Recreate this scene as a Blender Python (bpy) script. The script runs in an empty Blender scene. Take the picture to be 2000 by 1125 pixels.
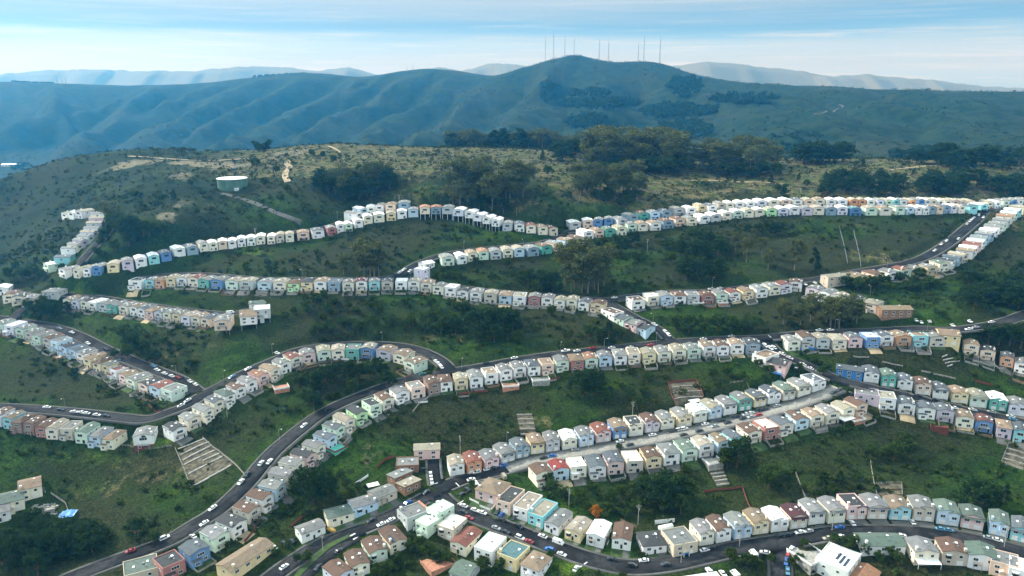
EXPO = 1.0; SKYK = 5.0; HAZE = 1.35e-4
import bpy, math, random
import numpy as np
from mathutils import Vector
SC = bpy.context.scene
COL = SC.collection
rng = np.random.RandomState(11)
random.seed(5)
# ---------------------------------------------------------------- camera model (metres; camera at the origin, looking along +Y, pitched down)
FPX = 1500.0
TH = math.atan((562.5 - 160.0) / FPX)
ST, CT = math.sin(TH), math.cos(TH)

def unproj(px, py, D):
    px = np.asarray(px, float); py = np.asarray(py, float); D = np.asarray(D, float)
    u = (px - 1000.0) / FPX * D
    v = (562.5 - py) / FPX * D
    return np.stack([u, D * CT + v * ST, -D * ST + v * CT], -1)

def unz(px, py, z):
    q = ST + (np.asarray(py, float) - 562.5) / FPX * CT
    return unproj(px, py, -np.asarray(z, float) / q)

# ---------------------------------------------------------------- noise
_L = np.random.RandomState(3).rand(256, 256)

def vnoise(x, y):
    xi = np.floor(x).astype(int); yi = np.floor(y).astype(int)
    fx = x - xi; fy = y - yi
    fx = fx * fx * (3 - 2 * fx); fy = fy * fy * (3 - 2 * fy)
    a = _L[xi & 255, yi & 255]; b = _L[(xi + 1) & 255, yi & 255]
    c = _L[xi & 255, (yi + 1) & 255]; d = _L[(xi + 1) & 255, (yi + 1) & 255]
    return (a * (1 - fx) + b * fx) * (1 - fy) + (c * (1 - fx) + d * fx) * fy

def fbm(x, y, o=4):
    s = 0.0; a = 0.5; t = 0.0
    for k in range(o):
        s = s + a * vnoise(x * 2 ** k + 17.3 * k, y * 2 ** k + 9.1 * k); t += a; a *= 0.5
    return s / t

def sstep(a, b, x):
    t = np.clip((x - a) / (b - a), 0, 1)
    return t * t * (3 - 2 * t)

# ---------------------------------------------------------------- streets: pixel of the centre line + height below the camera
ROADS = {
 'A': [(850,960,-203),(882,990,-204),(950,1017,-205),(1012,1040,-206),(1087,1070,-207),(1150,1092,-207.5),(1225,1108,-208),(1300,1103,-207),(1375,1087,-206),(1450,1070,-205),(1550,1055,-203.5),(1625,1042,-202),(1712,1039,-201.5),(1825,1043,-201.5),(1925,1060,-202),(2010,1083,-202.5),(2110,1112,-203)],
 'B': [(850,962,-203),(800,990,-204.5),(750,1015,-206),(690,1040,-208),(625,1066,-210),(562,1106,-212),(510,1145,-213)],
 'b': [(700,1048,-208.2),(650,1078,-210),(612,1108,-212),(585,1140,-213)],
 'C': [(855,958,-203),(905,937,-202.5),(975,920,-201),(1060,897,-198.5),(1150,882,-196),(1250,863,-193),(1350,843,-190),(1425,826,-187.5),(1500,806,-184.5),(1575,784,-181),(1637,758,-177.5)],
 'D': [(1637,742,-175),(1700,757,-177),(1750,768,-179),(1812,783,-182),(1875,798,-185),(1925,808,-187),(2010,828,-190),(2100,850,-194)],
 'E': [(1490,662,-162),(1520,690,-167),(1562,708,-170),(1600,725,-173),(1637,742,-175)],
 'F': [(2090,585,-147),(2010,612,-150),(1975,625,-151),(1925,637,-153),(1850,645,-156),(1800,642,-156.5),(1700,647,-158),(1600,650,-160),(1540,655,-161),(1490,660,-162),(1400,663,-164),(1300,670,-166),(1200,681,-168),(1100,691,-170),(1020,702,-172),(950,715,-174),(880,726,-176),(825,736,-178),(762,752,-180),(700,775,-183),(650,797,-186),(612,820,-189),(550,870,-194),(520,900,-197),(478,950,-201),(429,995,-205),(383,1025,-208),(337,1053,-210),(276,1078,-212),(215,1100,-214),(150,1125,-216),(90,1150,-218)],
 'G': [(880,727,-176),(868,712,-174.5),(852,700,-173.5),(825,687,-172.5),(787,677,-171.5),(737,673,-171),(675,673,-171),(612,679,-172),(575,687,-173),(550,698,-174),(512,714,-176),(475,731,-178),(440,750,-180),(405,768,-182.5),(385,780,-184),(362,793,-186),(337,803,-188),(287,819,-191),(237,816,-191),(175,809,-190),(100,802,-188.5),(25,797,-187.5),(-80,793,-187)],
 'H': [(-80,620,-167),(0,622,-168),(50,630,-169),(100,638,-170.5),(150,655,-173),(200,680,-176),(250,702,-179),(300,722,-181),(350,742,-183),(385,766,-184)],
 'h': [(20,626,-168),(50,600,-164),(78,578,-159)],
 'I': [(78,578,-159),(110,573,-157.5),(150,577,-158),(200,583,-158.5),(260,593,-159.5),(330,603,-160.5),(400,611,-161),(445,614,-161),(490,606,-159)],
 'J': [(270,542,-147),(340,537,-145),(400,537,-144.5),(500,545,-144.5),(600,546,-144),(700,546,-144),(775,543,-144),(830,550,-146),(900,562,-149),(1000,573,-152),(1100,580,-153),(1180,586,-153.5),(1230,580,-152),(1300,572,-150),(1400,568,-148.5),(1500,556,-146.5),(1570,548,-145),(1600,545,-144.5),(1680,530,-141),(1740,520,-139),(1780,512,-137.5),(1812,500,-135),(1850,477,-130),(1887,447,-124),(1912,425,-119),(1925,413,-116),(2010,395,-113),(2100,388,-112)],
 'j': [(775,543,-144),(800,526,-141),(825,512,-138),(870,497,-134),(940,487,-131.5),(1000,481,-130.5),(1060,474,-130),(1110,459,-128.5)],
 'L': [(1095,455,-128.5),(1150,448,-126.5),(1200,441,-123.5),(1300,427,-119.5),(1400,414,-115.5),(1500,406,-112.5),(1600,404,-111.5),(1700,404,-111),(1800,404,-111.5),(1925,411,-115)],
 'M': [(150,522,-141),(230,513,-137),(330,489,-132),(400,473,-129),(500,462,-127),(600,450,-124),(650,440,-121),(720,421,-114),(800,409,-109.5),(880,407,-109),(940,416,-112),(1000,432,-118),(1050,443,-123),(1095,455,-128.5)],
 'N': [(150,522,-141),(180,488,-131.5),(203,463,-124.5),(216,440,-118),(212,423,-113.5)],
 'O': [(1180,587,-153.5),(1225,612,-157),(1250,625,-159),(1285,643,-162),(1310,667,-165.8)],
 'P': [(1540,1060,-203.7),(1524,1085,-206),(1524,1120,-208.5),(1524,1160,-210)],
 'Q': [(852,948,-203),(848,925,-201.5),(846,897,-200)],
}
RWID = {'N': 3.0, 'Q': 3.2, 'P': 4.2, 'b': 3.6, 'O': 3.6, 'B': 4.6, 'A': 5.0, 'C': 4.6, 'F': 4.7, 'h': 4.0}
CTRL = [ # open ground between the streets
 (640,284,-72),(560,300,-78),(700,300,-78),(500,320,-86),(450,372,-98),(400,400,-106),(300,293,-76),(220,298,-79),(120,315,-88),(30,345,-104),(-80,375,-120),(420,297,-80),
 (350,330,-86),(250,370,-96),(330,440,-114),(100,420,-127),(30,480,-150),(0,400,-130),(560,400,-106),(700,360,-93),(850,380,-98),(900,290,-80),(1000,290,-82),(1000,330,-90),(950,395,-105),
 (1100,330,-92),(1100,400,-108),(1100,430,-120),(1250,370,-101),(1300,345,-95),(1300,395,-109),(1200,300,-88),(1400,310,-92),(1500,350,-97),(1600,320,-90),(1800,320,-88),(1900,335,-92),(1990,345,-96),(1750,380,-105),(1950,380,-107),
 (60,560,-158),(20,540,-154),(1150,510,-139),(1500,480,-131),(1300,500,-135),(1700,460,-125),(900,530,-143),
 (200,930,-208),(60,960,-210),(100,1050,-217),(300,900,-201),(450,850,-195),(620,935,-203),(620,985,-206.5),(700,950,-203),(750,900,-199),(800,830,-190),(900,830,-191),(1000,800,-187),(1150,780,-184),(1300,750,-178),(1400,740,-175.5),
 (1200,950,-204),(1300,960,-204),(1450,920,-199),(1600,900,-197),(1750,880,-196),(1900,900,-199),(1850,960,-201),(1500,970,-203),(1700,700,-168),(1850,720,-173),(1950,750,-180),
 (1800,565,-151),(1900,565,-149),(1950,505,-138),(1990,450,-127),(1000,640,-163),(700,620,-160),(550,640,-164),(1600,610,-154),(1450,610,-156),
 (800,1075,-211),(1000,1110,-211),(1700,1100,-205.5),(1850,1100,-205),(1640,1110,-208),(400,1105,-213),(250,730,-186),(100,740,-185),(180,640,-170),(420,690,-172)]
FAR = [ # the mountain behind: pixel + distance along the lens axis
 (-400,165,3400),(0,160,3300),(170,165,3200),(390,162,3200),(600,142,3200),(700,150,3200),(840,133,3000),(960,148,2900),(1040,128,2750),(1070,119,2680),(1098,112,2620),(1125,105,2600),(1152,114,2600),(1178,121,2590),(1215,121,2570),(1262,119,2550),(1296,125,2530),(1330,139,2500),(1400,155,2400),(1500,165,2300),(1600,168,2200),(1800,177,2000),(2000,178,1900),(2400,180,1900)]
FARS = [(50,260,2500),(20,325,1750),(200,290,2000),(460,255,2450),(700,265,2100),(860,275,1700),(600,200,2800),(300,220,2750),(900,200,2500),(1100,200,2150),(1100,160,2380),(1300,200,2000),(1250,255,1600),(1500,210,1850),(1500,270,1450),(1700,230,1600),(1700,280,1350),(1900,250,1500),(2000,230,1550),(2000,300,1150),(1350,292,1400),(-300,300,2200)]
LOW = [(640,1200,-135),(300,1250,-160),(1000,1250,-125),(-100,1200,-172),(1400,1150,-109),(1800,1050,-105),(100,1000,-138),(-400,800,-150),(-400,1000,-165),(2400,900,-102)]

def catmull(P, step=3.0):
    P = np.asarray(P, float); n = len(P); out = []
    for i in range(n - 1):
        p0 = P[max(i - 1, 0)]; p1 = P[i]; p2 = P[i + 1]; p3 = P[min(i + 2, n - 1)]
        k = max(2, int(np.linalg.norm(p2[:2] - p1[:2]) / step))
        for t in np.arange(k) / k:
            out.append(0.5 * ((2 * p1) + (-p0 + p2) * t + (2 * p0 - 5 * p1 + 4 * p2 - p3) * t * t + (-p0 + 3 * p1 - 3 * p2 + p3) * t ** 3))
    out.append(P[-1])
    return np.array(out)

RW = {k: catmull(unz(*np.array(v, float).T)) for k, v in ROADS.items()}
_c = [unz(*np.array(v, float).T) for v in ROADS.values()] + [unz(*np.array(CTRL, float).T), unproj(*np.array(FAR, float).T), unproj(*np.array(FARS, float).T)]
_b = unproj(*np.array(FAR, float).T); _b2 = _b.copy()
_s = (np.linalg.norm(_b[:, :2], axis=1, keepdims=True) + 900) / np.linalg.norm(_b[:, :2], axis=1, keepdims=True)
_b2[:, :2] *= _s; _b2[:, 2] -= 230
_low = np.array([[(p - 1000) / FPX * D, D * CT + (z + D * ST) / CT * ST, z] for p, D, z in LOW])
_near = np.array([[x, y, z] for x, y, z in [(-420,240,-214),(-200,215,-217),(0,200,-216),(200,200,-214),(420,240,-210),(-600,420,-212),(640,420,-196),(-700,300,-218),(700,280,-208),(0,120,-220),(-400,120,-222),(400,120,-218)]], float)
CP = np.concatenate(_c + [_b2, _low, _near])
_k = [0]
for i in range(1, len(CP)):
    if np.min(np.linalg.norm(CP[_k][:, :2] - CP[i, :2], axis=1)) > 7: _k.append(i)
CP = CP[_k]

def _K(r2):
    return 0.5 * r2 * np.log(r2 + 1e-12)
_X = CP[:, :2] / 1000.0
_n = len(_X)
_A = np.zeros((_n + 3, _n + 3))
_A[:_n, :_n] = _K(((_X[:, None] - _X[None]) ** 2).sum(-1)) + np.eye(_n) * 1.2e-5
_A[:_n, _n] = 1; _A[:_n, _n + 1:] = _X; _A[_n, :_n] = 1; _A[_n + 1:, :_n] = _X.T
_w = np.linalg.solve(_A, np.concatenate([CP[:, 2], np.zeros(3)]))

def tps(x, y):
    sh = np.shape(x); x = np.ravel(x) / 1000.0; y = np.ravel(y) / 1000.0
    out = np.empty(len(x))
    for i in range(0, len(x), 20000):
        a = x[i:i + 20000, None]; b = y[i:i + 20000, None]
        out[i:i + 20000] = _K((a - _X[None, :, 0]) ** 2 + (b - _X[None, :, 1]) ** 2) @ _w[:_n] + _w[_n] + a[:, 0] * _w[_n + 1] + b[:, 0] * _w[_n + 2]
    return out.reshape(sh)

# near height map, 2 m cells, with the streets benched into it
GX0, GX1, GY0, GY1, GS = -1000.0, 1000.0, 110.0, 1300.0, 2.0
gx = np.arange(GX0, GX1 + 1, GS); gy = np.arange(GY0, GY1 + 1, GS)
_cx = np.arange(GX0, GX1 + 9, 8.0); _cy = np.arange(GY0, GY1 + 9, 8.0)
_H8 = tps(*np.meshgrid(_cx, _cy))

def bil(H, x, y, x0, y0, s):
    fx = np.clip((np.asarray(x) - x0) / s, 0, H.shape[1] - 1.001); fy = np.clip((np.asarray(y) - y0) / s, 0, H.shape[0] - 1.001)
    ix = fx.astype(int); iy = fy.astype(int); fx = fx - ix; fy = fy - iy
    return (H[iy, ix] * (1 - fx) + H[iy, ix + 1] * fx) * (1 - fy) + (H[iy + 1, ix] * (1 - fx) + H[iy + 1, ix + 1] * fx) * fy
MX, MY = np.meshgrid(gx, gy)
HN = bil(_H8, MX, MY, GX0, GY0, 8.0)
HN += (fbm(MX / 26, MY / 26, 4) - 0.5) * 3.0 + (fbm(MX / 7 + 40, MY / 7, 2) - 0.5) * 0.8
RD = np.full(HN.shape, 99.0); RZ = np.zeros(HN.shape)
for k, P in RW.items():
    hw = RWID.get(k, 4.6)
    for p in catmull(P, 1.5):
        ix = int((p[0] - GX0) / GS); iy = int((p[1] - GY0) / GS)
        if not (8 <= ix < len(gx) - 9 and 8 <= iy < len(gy) - 9): continue
        s = np.s_[iy - 8:iy + 9, ix - 8:ix + 9]
        d = np.hypot(MX[s] - p[0], MY[s] - p[1]) - hw
        m = d < RD[s]
        RD[s] = np.where(m, d, RD[s]); RZ[s] = np.where(m, p[2], RZ[s])
_wt = 1 - sstep(2.2, 9.0, RD)
HN = HN * (1 - _wt) + RZ * _wt

def hnear(x, y): return bil(HN, x, y, GX0, GY0, GS)
def rdist(x, y): return bil(RD, x, y, GX0, GY0, GS)

_fx = np.arange(-8000, 8001, 24.0); _fy = np.arange(60, 8001, 24.0)
_FX, _FY = np.meshgrid(_fx, _fy)
_q = tps(*np.meshgrid(np.arange(-8000, 8041, 40.0), np.arange(60, 8041, 40.0))); HF = bil(_q, _FX, _FY, -8000, 60, 40.0)
_sp = _FX * 0.8 + _FY * 0.55   # spurs run from the crest down towards the left
_dd = _FX * -0.55 + _FY * 0.8
_rg = (1 - np.abs(2 * fbm(_sp / 430 + 3, _dd / 3000 + 7, 2) - 1)) ** 1.6
_rg2 = (1 - np.abs(2 * fbm(_sp / 170 + 31, _dd / 900 + 7, 2) - 1)) ** 1.4
_rg3 = 1 - np.abs(2 * fbm(_sp / 70 + 11, _dd / 260 + 7, 2) - 1)
_cr = unproj(*np.array(FAR, float).T); _o = np.argsort(_cr[:, 0]); _cd = np.interp(_FX, _cr[_o, 0], _cr[_o, 1]) - _FY
_am = sstep(1200, 1600, _FY) * sstep(10, 330, _cd)
_right = 1 - 0.5 * sstep(200, 900, _FX)
SPURS = [[(115,166),(108,205),(65,226),(20,242)],[(305,168),(240,200),(200,235),(150,265),(125,292)],[(520,153),(450,185),(380,212),(310,248),(270,278)],[(600,146),(560,170),(515,195),(455,222),(400,250)],[(700,153),(640,186),(590,212),(530,242),(440,276)],[(835,138),(760,178),(710,205),(645,232),(570,266)],[(900,145),(850,180),(790,215),(740,250),(700,276)],[(1010,136),(960,165),(900,200),(860,235),(830,268)],[(1090,116),(1065,150),(1045,185),(1015,220),(980,250)],[(1170,125),(1165,155),(1185,190),(1200,215)],[(1300,132),(1330,160),(1400,190),(1480,216),(1540,250)],[(1420,162),(1500,190),(1600,225),(1700,258),(1790,292)],[(1600,172),(1700,200),(1850,240),(1960,275)],[(1800,181),(1900,215),(2010,240)],[(240,166),(215,190),(180,205)],[(420,166),(380,185),(330,200)],[(770,145),(720,165),(680,180)],[(960,152),(925,170),(890,182)]]
_sub = np.s_[int(900 / 24):int(3700 / 24), int((8000 - 3000) / 24):int((8000 + 2600) / 24)]
_sx, _sy = _FX[_sub], _FY[_sub]
_wx = _sx + (fbm(_sx / 160, _sy / 160, 3) - .5) * 130; _wy = _sy + (fbm(_sx / 160 + 9, _sy / 160, 3) - .5) * 130
_sd = np.full(_sx.shape, 1e9)
for _l in SPURS:
    _a = np.array(_l, float); _W = []
    for _p in _a:
        _D = np.arange(1000, 3500, 6.0); _P = unproj(_p[0], _p[1], _D); _f = _P[:, 2] - bil(HF, _P[:, 0], _P[:, 1], -8000, 60, 24.0); _k = np.argmax(_f < 0)
        if _f[_k] < 0: _W.append(_P[_k])
    if len(_W) < 2: continue
    for _q in catmull(np.array(_W), 25.0): _sd = np.minimum(_sd, np.hypot(_wx - _q[0], _wy - _q[1]))
_rel = np.zeros(HF.shape); _rel[_sub] = -np.minimum(1, _sd / 105.0) * (66 - 36 * sstep(100, 700, _sx))
HF = HF + _am * (_rel + (_rg2 - .55) * 26 + (_rg3 - .6) * 20) + sstep(1250, 1900, _FY) * (fbm(_FX / 90, _FY / 90, 3) - 0.5) * 6
HF = np.maximum(HF, -235) * (1 - sstep(4000, 4700, _FY)) - 235 * sstep(4000, 4700, _FY)

def hfar(x, y): return bil(HF, x, y, -8000, 60, 24.0)
def ground(x, y):
    x = np.asarray(x, float); y = np.asarray(y, float)
    w = sstep(1150, 1290, y) + 0 * x
    w = np.maximum(w, sstep(900, 990, np.abs(x)))
    return hnear(x, y) * (1 - w) + hfar(x, y) * w

def hit(px, py, up=0.0, toward=0.0, d0=140.0, d1=1500.0):
    """where the ray through a pixel meets the ground (raised by `up`, sampled `toward` metres nearer the lens)"""
    px = np.atleast_1d(np.asarray(px, float)); py = np.atleast_1d(np.asarray(py, float))
    Ds = np.arange(d0, d1, 1.5)
    P = unproj(px[:, None], py[:, None], Ds[None])
    f = P[..., 2] - ground(P[..., 0], P[..., 1] - toward) - up
    i = np.argmax(f < 0, axis=1); i = np.where(i == 0, len(Ds) - 1, i)
    r = np.arange(len(px)); a = f[r, i - 1]; b = f[r, i]
    t = np.clip(a / (a - b + 1e-9), 0, 1)
    return unproj(px, py, Ds[i - 1] + t * 1.5)

# ---------------------------------------------------------------- mesh helpers
def mesh_np(name, V, Fq, mats=(), midx=None, smooth=False, tri=False):
    me = bpy.data.meshes.new(name)
    V = np.asarray(V, np.float32); Fq = np.asarray(Fq, np.int32); k = Fq.shape[1]
    me.vertices.add(len(V)); me.vertices.foreach_set('co', V.ravel())
    me.loops.add(Fq.size); me.loops.foreach_set('vertex_index', Fq.ravel())
    me.polygons.add(len(Fq)); me.polygons.foreach_set('loop_start', np.arange(0, Fq.size, k, dtype=np.int32))
    me.polygons.foreach_set('loop_total', np.full(len(Fq), k, np.int32))
    for m in mats: me.materials.append(m)
    if midx is not None: me.polygons.foreach_set('material_index', np.asarray(midx, np.int32))
    if smooth: me.polygons.foreach_set('use_smooth', np.ones(len(Fq), bool))
    me.update(calc_edges=True); me.validate()
    return me

class MB:
    def __init__(s): s.v = []; s.f = []; s.m = []
    def poly(s, pts, m=0):
        n = len(s.v); s.v += [tuple(p) for p in pts]; s.f.append(tuple(range(n, n + len(pts)))); s.m.append(m)
    def box(s, x0, x1, y0, y1, z0, z1, m=0, top=None):
        n = len(s.v)
        s.v += [(x0,y0,z0),(x1,y0,z0),(x1,y1,z0),(x0,y1,z0),(x0,y0,z1),(x1,y0,z1),(x1,y1,z1),(x0,y1,z1)]
        for f in ((0,3,2,1),(4,5,6,7),(0,1,5,4),(1,2,6,5),(2,3,7,6),(3,0,4,7)):
            s.f.append(tuple(n + i for i in f)); s.m.append(top if (top is not None and f == (4,5,6,7)) else m)
    def prism(s, prof, y0, y1, m=0):      # profile in XZ (counter-clockwise seen from -Y), extruded along Y
        n = len(s.v); k = len(prof)
        s.v += [(x, y0, z) for x, z in prof] + [(x, y1, z) for x, z in prof]
        s.f.append(tuple(n + i for i in range(k))); s.m.append(m)
        s.f.append(tuple(n + k + i for i in reversed(range(k)))); s.m.append(m)
        for i in range(k):
            j = (i + 1) % k
            s.f.append((n + j, n + i, n + k + i, n + k + j)); s.m.append(m)
    def prism_x(s, prof, x0, x1, m=0):    # profile in YZ, extruded along X
        n = len(s.v); k = len(prof)
        s.v += [(x0, y, z) for y, z in prof] + [(x1, y, z) for y, z in prof]
        s.f.append(tuple(n + i for i in reversed(range(k)))); s.m.append(m)
        s.f.append(tuple(n + k + i for i in range(k))); s.m.append(m)
        for i in range(k):
            j = (i + 1) % k
            s.f.append((n + i, n + j, n + k + j, n + k + i)); s.m.append(m)
    def tube(s, pts, rad, n=6, m=0, cap=True):
        pts = [Vector(p) for p in pts]
        if not hasattr(rad, '__len__'): rad = [rad] * len(pts)
        base = len(s.v)
        for i, p in enumerate(pts):
            d = (pts[min(i + 1, len(pts) - 1)] - pts[max(i - 1, 0)]).normalized()
            a = d.orthogonal().normalized() if abs(d.z) < 0.98 else Vector((1, 0, 0))
            b = d.cross(a).normalized(); a = b.cross(d).normalized()
            for k in range(n):
                t = 2 * math.pi * k / n
                s.v.append(tuple(p + (a * math.cos(t) + b * math.sin(t)) * rad[i]))
        for i in range(len(pts) - 1):
            for k in range(n):
                k2 = (k + 1) % n; A = base + i * n
                s.f.append((A + k, A + k2, A + n + k2, A + n + k)); s.m.append(m)
        if cap:
            s.f.append(tuple(base + k for k in reversed(range(n)))); s.m.append(m)
            s.f.append(tuple(base + (len(pts) - 1) * n + k for k in range(n))); s.m.append(m)
    def mesh(s, name, mats, smooth=False):
        me = bpy.data.meshes.new(name); me.from_pydata(s.v, [], s.f)
        for m in mats: me.materials.append(m)
        me.polygons.foreach_set('material_index', s.m)
        if smooth: me.polygons.foreach_set('use_smooth', [True] * len(s.f))
        me.update(); return me

def link(name, me, parent=None, loc=None, col=None):
    o = bpy.data.objects.new(name, me); COL.objects.link(o)
    if parent: o.parent = parent
    if loc is not None: o.location = loc
    if col is not None: o.color = (*col[:3], 1)
    return o

def tag(o, label=None, cat=None, group=None, kind=None):
    if label: o['label'] = label
    if cat: o['category'] = cat
    if group: o['group'] = group
    if kind: o['kind'] = kind
    return o

def struct(name, me, label=None):
    return tag(link(name, me), label, None, None, 'structure')
_W1 = 'zeroth first second third fourth fifth sixth seventh eighth ninth tenth eleventh twelfth thirteenth fourteenth fifteenth sixteenth seventeenth eighteenth nineteenth'.split()
_T1 = {2: 'twent', 3: 'thirt', 4: 'fort', 5: 'fift', 6: 'sixt', 7: 'sevent', 8: 'eight', 9: 'ninet'}
def ordw(n):
    if n < 20: return _W1[n]
    if n > 99: return 'hundred-and-' + ordw(n - 100) if n > 100 else 'hundredth'
    return _T1[n // 10] + ('ieth' if n % 10 == 0 else 'y-' + _W1[n % 10])
# ---------------------------------------------------------------- house rows and their benches
def parse(txt):
    out = []
    for t in txt.split(','):
        a = t.split()
        if len(a) >= 3: out.append((float(a[0]), float(a[1]), a[2][0], a[2][1], a[2][2:]))
    return out
ROWS = [ # name, phrase, facing, houses as "pixel x, pixel y, wall+roof"
('curve', 'on the curved bottom street', 'F', "1370 1042 cg,1402 1036 wb,1439 1029 bg,1475 1021 yt,1512 1016 ww,1549 1010 tm,1584 1002 wg,1622 999 cg,1661 992 pd,1704 991 tg,1750 994 at,1797 996 tg,1846 1004 bG,1895 1012 pG,1949 1024 bG,1992 1036 as"),
('diagonal', 'on the long climbing street', 'R', "331 1104 rd,380 1079 Bs,420 1051 gg,452 1025 wd,482 999 tb,508 977 wb,532 956 bg,552 932 tg,570 912 cg,592 893 pd,613 876 cg,635 860 bs,652 840 gs,672 825 cc,697 810 kd,726 795 gd,750 782 cb,780 769 wg,811 761 og,843 752 nb,869 747 wb,899 745 yc,927 740 wg,956 734 wt,984 727 wg,1011 721 wg,1039 717 ws,1066 715 ot,1095 709 gg,1124 706 rt,1152 704 go,1180 700 bg,1209 696 wg,1236 694 cc,1265 694 yc,1293 691 cg,1322 687 cc,1351 685 gg,1380 681 wt,1407 679 wb,1436 676 wt,1467 676 Sd"),
('hairpin', 'on the hairpin loop', 'R', "342 842 wd,371 822 cg,397 805 cg,419 790 cs,439 776 wG,461 762 wb,483 750 wg,505 737 po,527 726 ct,550 715 wg,572 702 cr,600 694 pg,632 689 gc,661 687 cc,691 687 Gg,721 685 Bc,756 689 mt,789 696 ct,812 712 gt"),
('lower', 'in the lowest western row', 'R', "6 814 wb,29 820 at,49 826 nb,69 831 nb,92 835 rb,113 838 cc,141 840 tg,172 846 gG,199 852 bg,224 857 ct"),
('west', 'in the stepped western row', 'R', "10 636 gg,32 641 lw,52 647 gg,69 654 tg,87 660 gg,105 665 tb,121 672 bg,138 680 bd,155 687 bs,171 695 wg,187 704 yt,204 711 yb,220 717 yg,236 726 wr,254 735 pt,273 743 gg,294 754 od,317 760 br,341 766 gg"),
('stilt', 'in the stilt house row', 'R', "142 589 ct,158 591 lg,175 592 cd,193 594 ww,212 597 sg,232 600 Gg,252 602 cg,271 604 wt,288 607 ws,304 610 pt,320 613 lg,337 616 cg,354 619 yg,373 622 lc,392 624 ct,412 625 os"),
('middle', 'in the long middle row', 'R', "271 553 wd,299 552 ag,319 551 Ot,339 548 yc,362 547 wc,385 548 cr,407 550 Gg,432 552 Bg,460 554 gc,487 554 sc,522 555 bg,551 555 cc,579 556 kb,604 555 yd,630 555 wt,656 556 Ss,682 556 cg,707 555 wm,732 555 ag,757 554 ts,785 554 ww,811 555 wc,836 558 ct,860 563 cg,884 567 ww,908 572 wd,932 576 wg,960 579 tc,989 581 bt,1016 584 wc,1045 585 rg,1071 586 wg,1095 590 wc,1119 591 cc,1143 594 ws,1170 597 yb"),
('eastmid', 'in the row under thin tall trees', 'R', "1241 591 wb,1271 584 cw,1297 582 bg,1324 580 wb,1351 580 sg,1379 580 rb,1405 579 gg,1430 576 wr,1455 572 yt,1481 569 wg,1506 564 cg,1530 560 lr,1554 557 wb,1591 569 mg,1617 576 wg,1641 584 wc,1672 589 gs,1704 597 tc"),
('peach', 'in the row beside the flat eastern street', 'R', "1672 544 yt,1704 539 ob,1735 535 wg,1760 532 gr,1785 529 cg,1811 525 yg,1834 519 cG"),
('court', 'in the row above the terraced gardens', 'R', "1544 670 cg,1572 663 sb,1602 666 sc,1634 665 cc,1665 664 ps,1697 664 Bw,1724 661 ws,1757 660 Ot,1791 661 at,1825 662 tg"),
('eastend', 'at the eastern end above the gardens', 'R', "1895 678 ot,1927 688 od,1966 701 Os,1995 714 wg"),
('uptown', 'on the uphill side of the eastern street', 'F', "1699 732 ws,1732 740 GG,1764 747 ws,1799 756 ob,1832 764 ws,1869 772 yt,1905 780 gc,1944 786 Gw,1983 796 lg"),
('downtown', 'on the downhill side of the eastern street', 'R', "1731 781 wc,1767 791 ws,1805 800 ws,1841 806 ms,1880 817 ct,1919 826 Br,1959 836 mt,1992 845 as"),
('concup', 'on the uphill side of the concrete street', 'F', "890 911 wc,922 906 Or,954 899 pg,984 887 sg,1014 877 Ss,1045 869 yt,1076 865 sg,1108 860 cw,1140 855 bg,1172 846 pr,1205 839 Bt,1236 834 cd,1267 827 mb,1297 822 cg,1329 817 yg,1359 809 cw,1387 801 bc,1417 794 wg,1446 786 Gg,1475 779 ys,1502 773 ws,1530 766 tG,1559 759 cg,1586 750 ws"),
('concdown', 'on the downhill side of the concrete street', 'R', "1055 926 cb,1090 918 bR,1125 912 cw,1162 910 ws,1197 904 ps,1234 901 tw,1270 894 yb,1304 886 wg,1338 879 gG,1371 872 wc,1404 865 bt,1430 857 as,1462 846 cb,1494 838 rw,1525 830 cs,1555 821 bb,1586 815 ct,1615 809 cg,1645 802 cc,1670 793 ob"),
]
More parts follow.
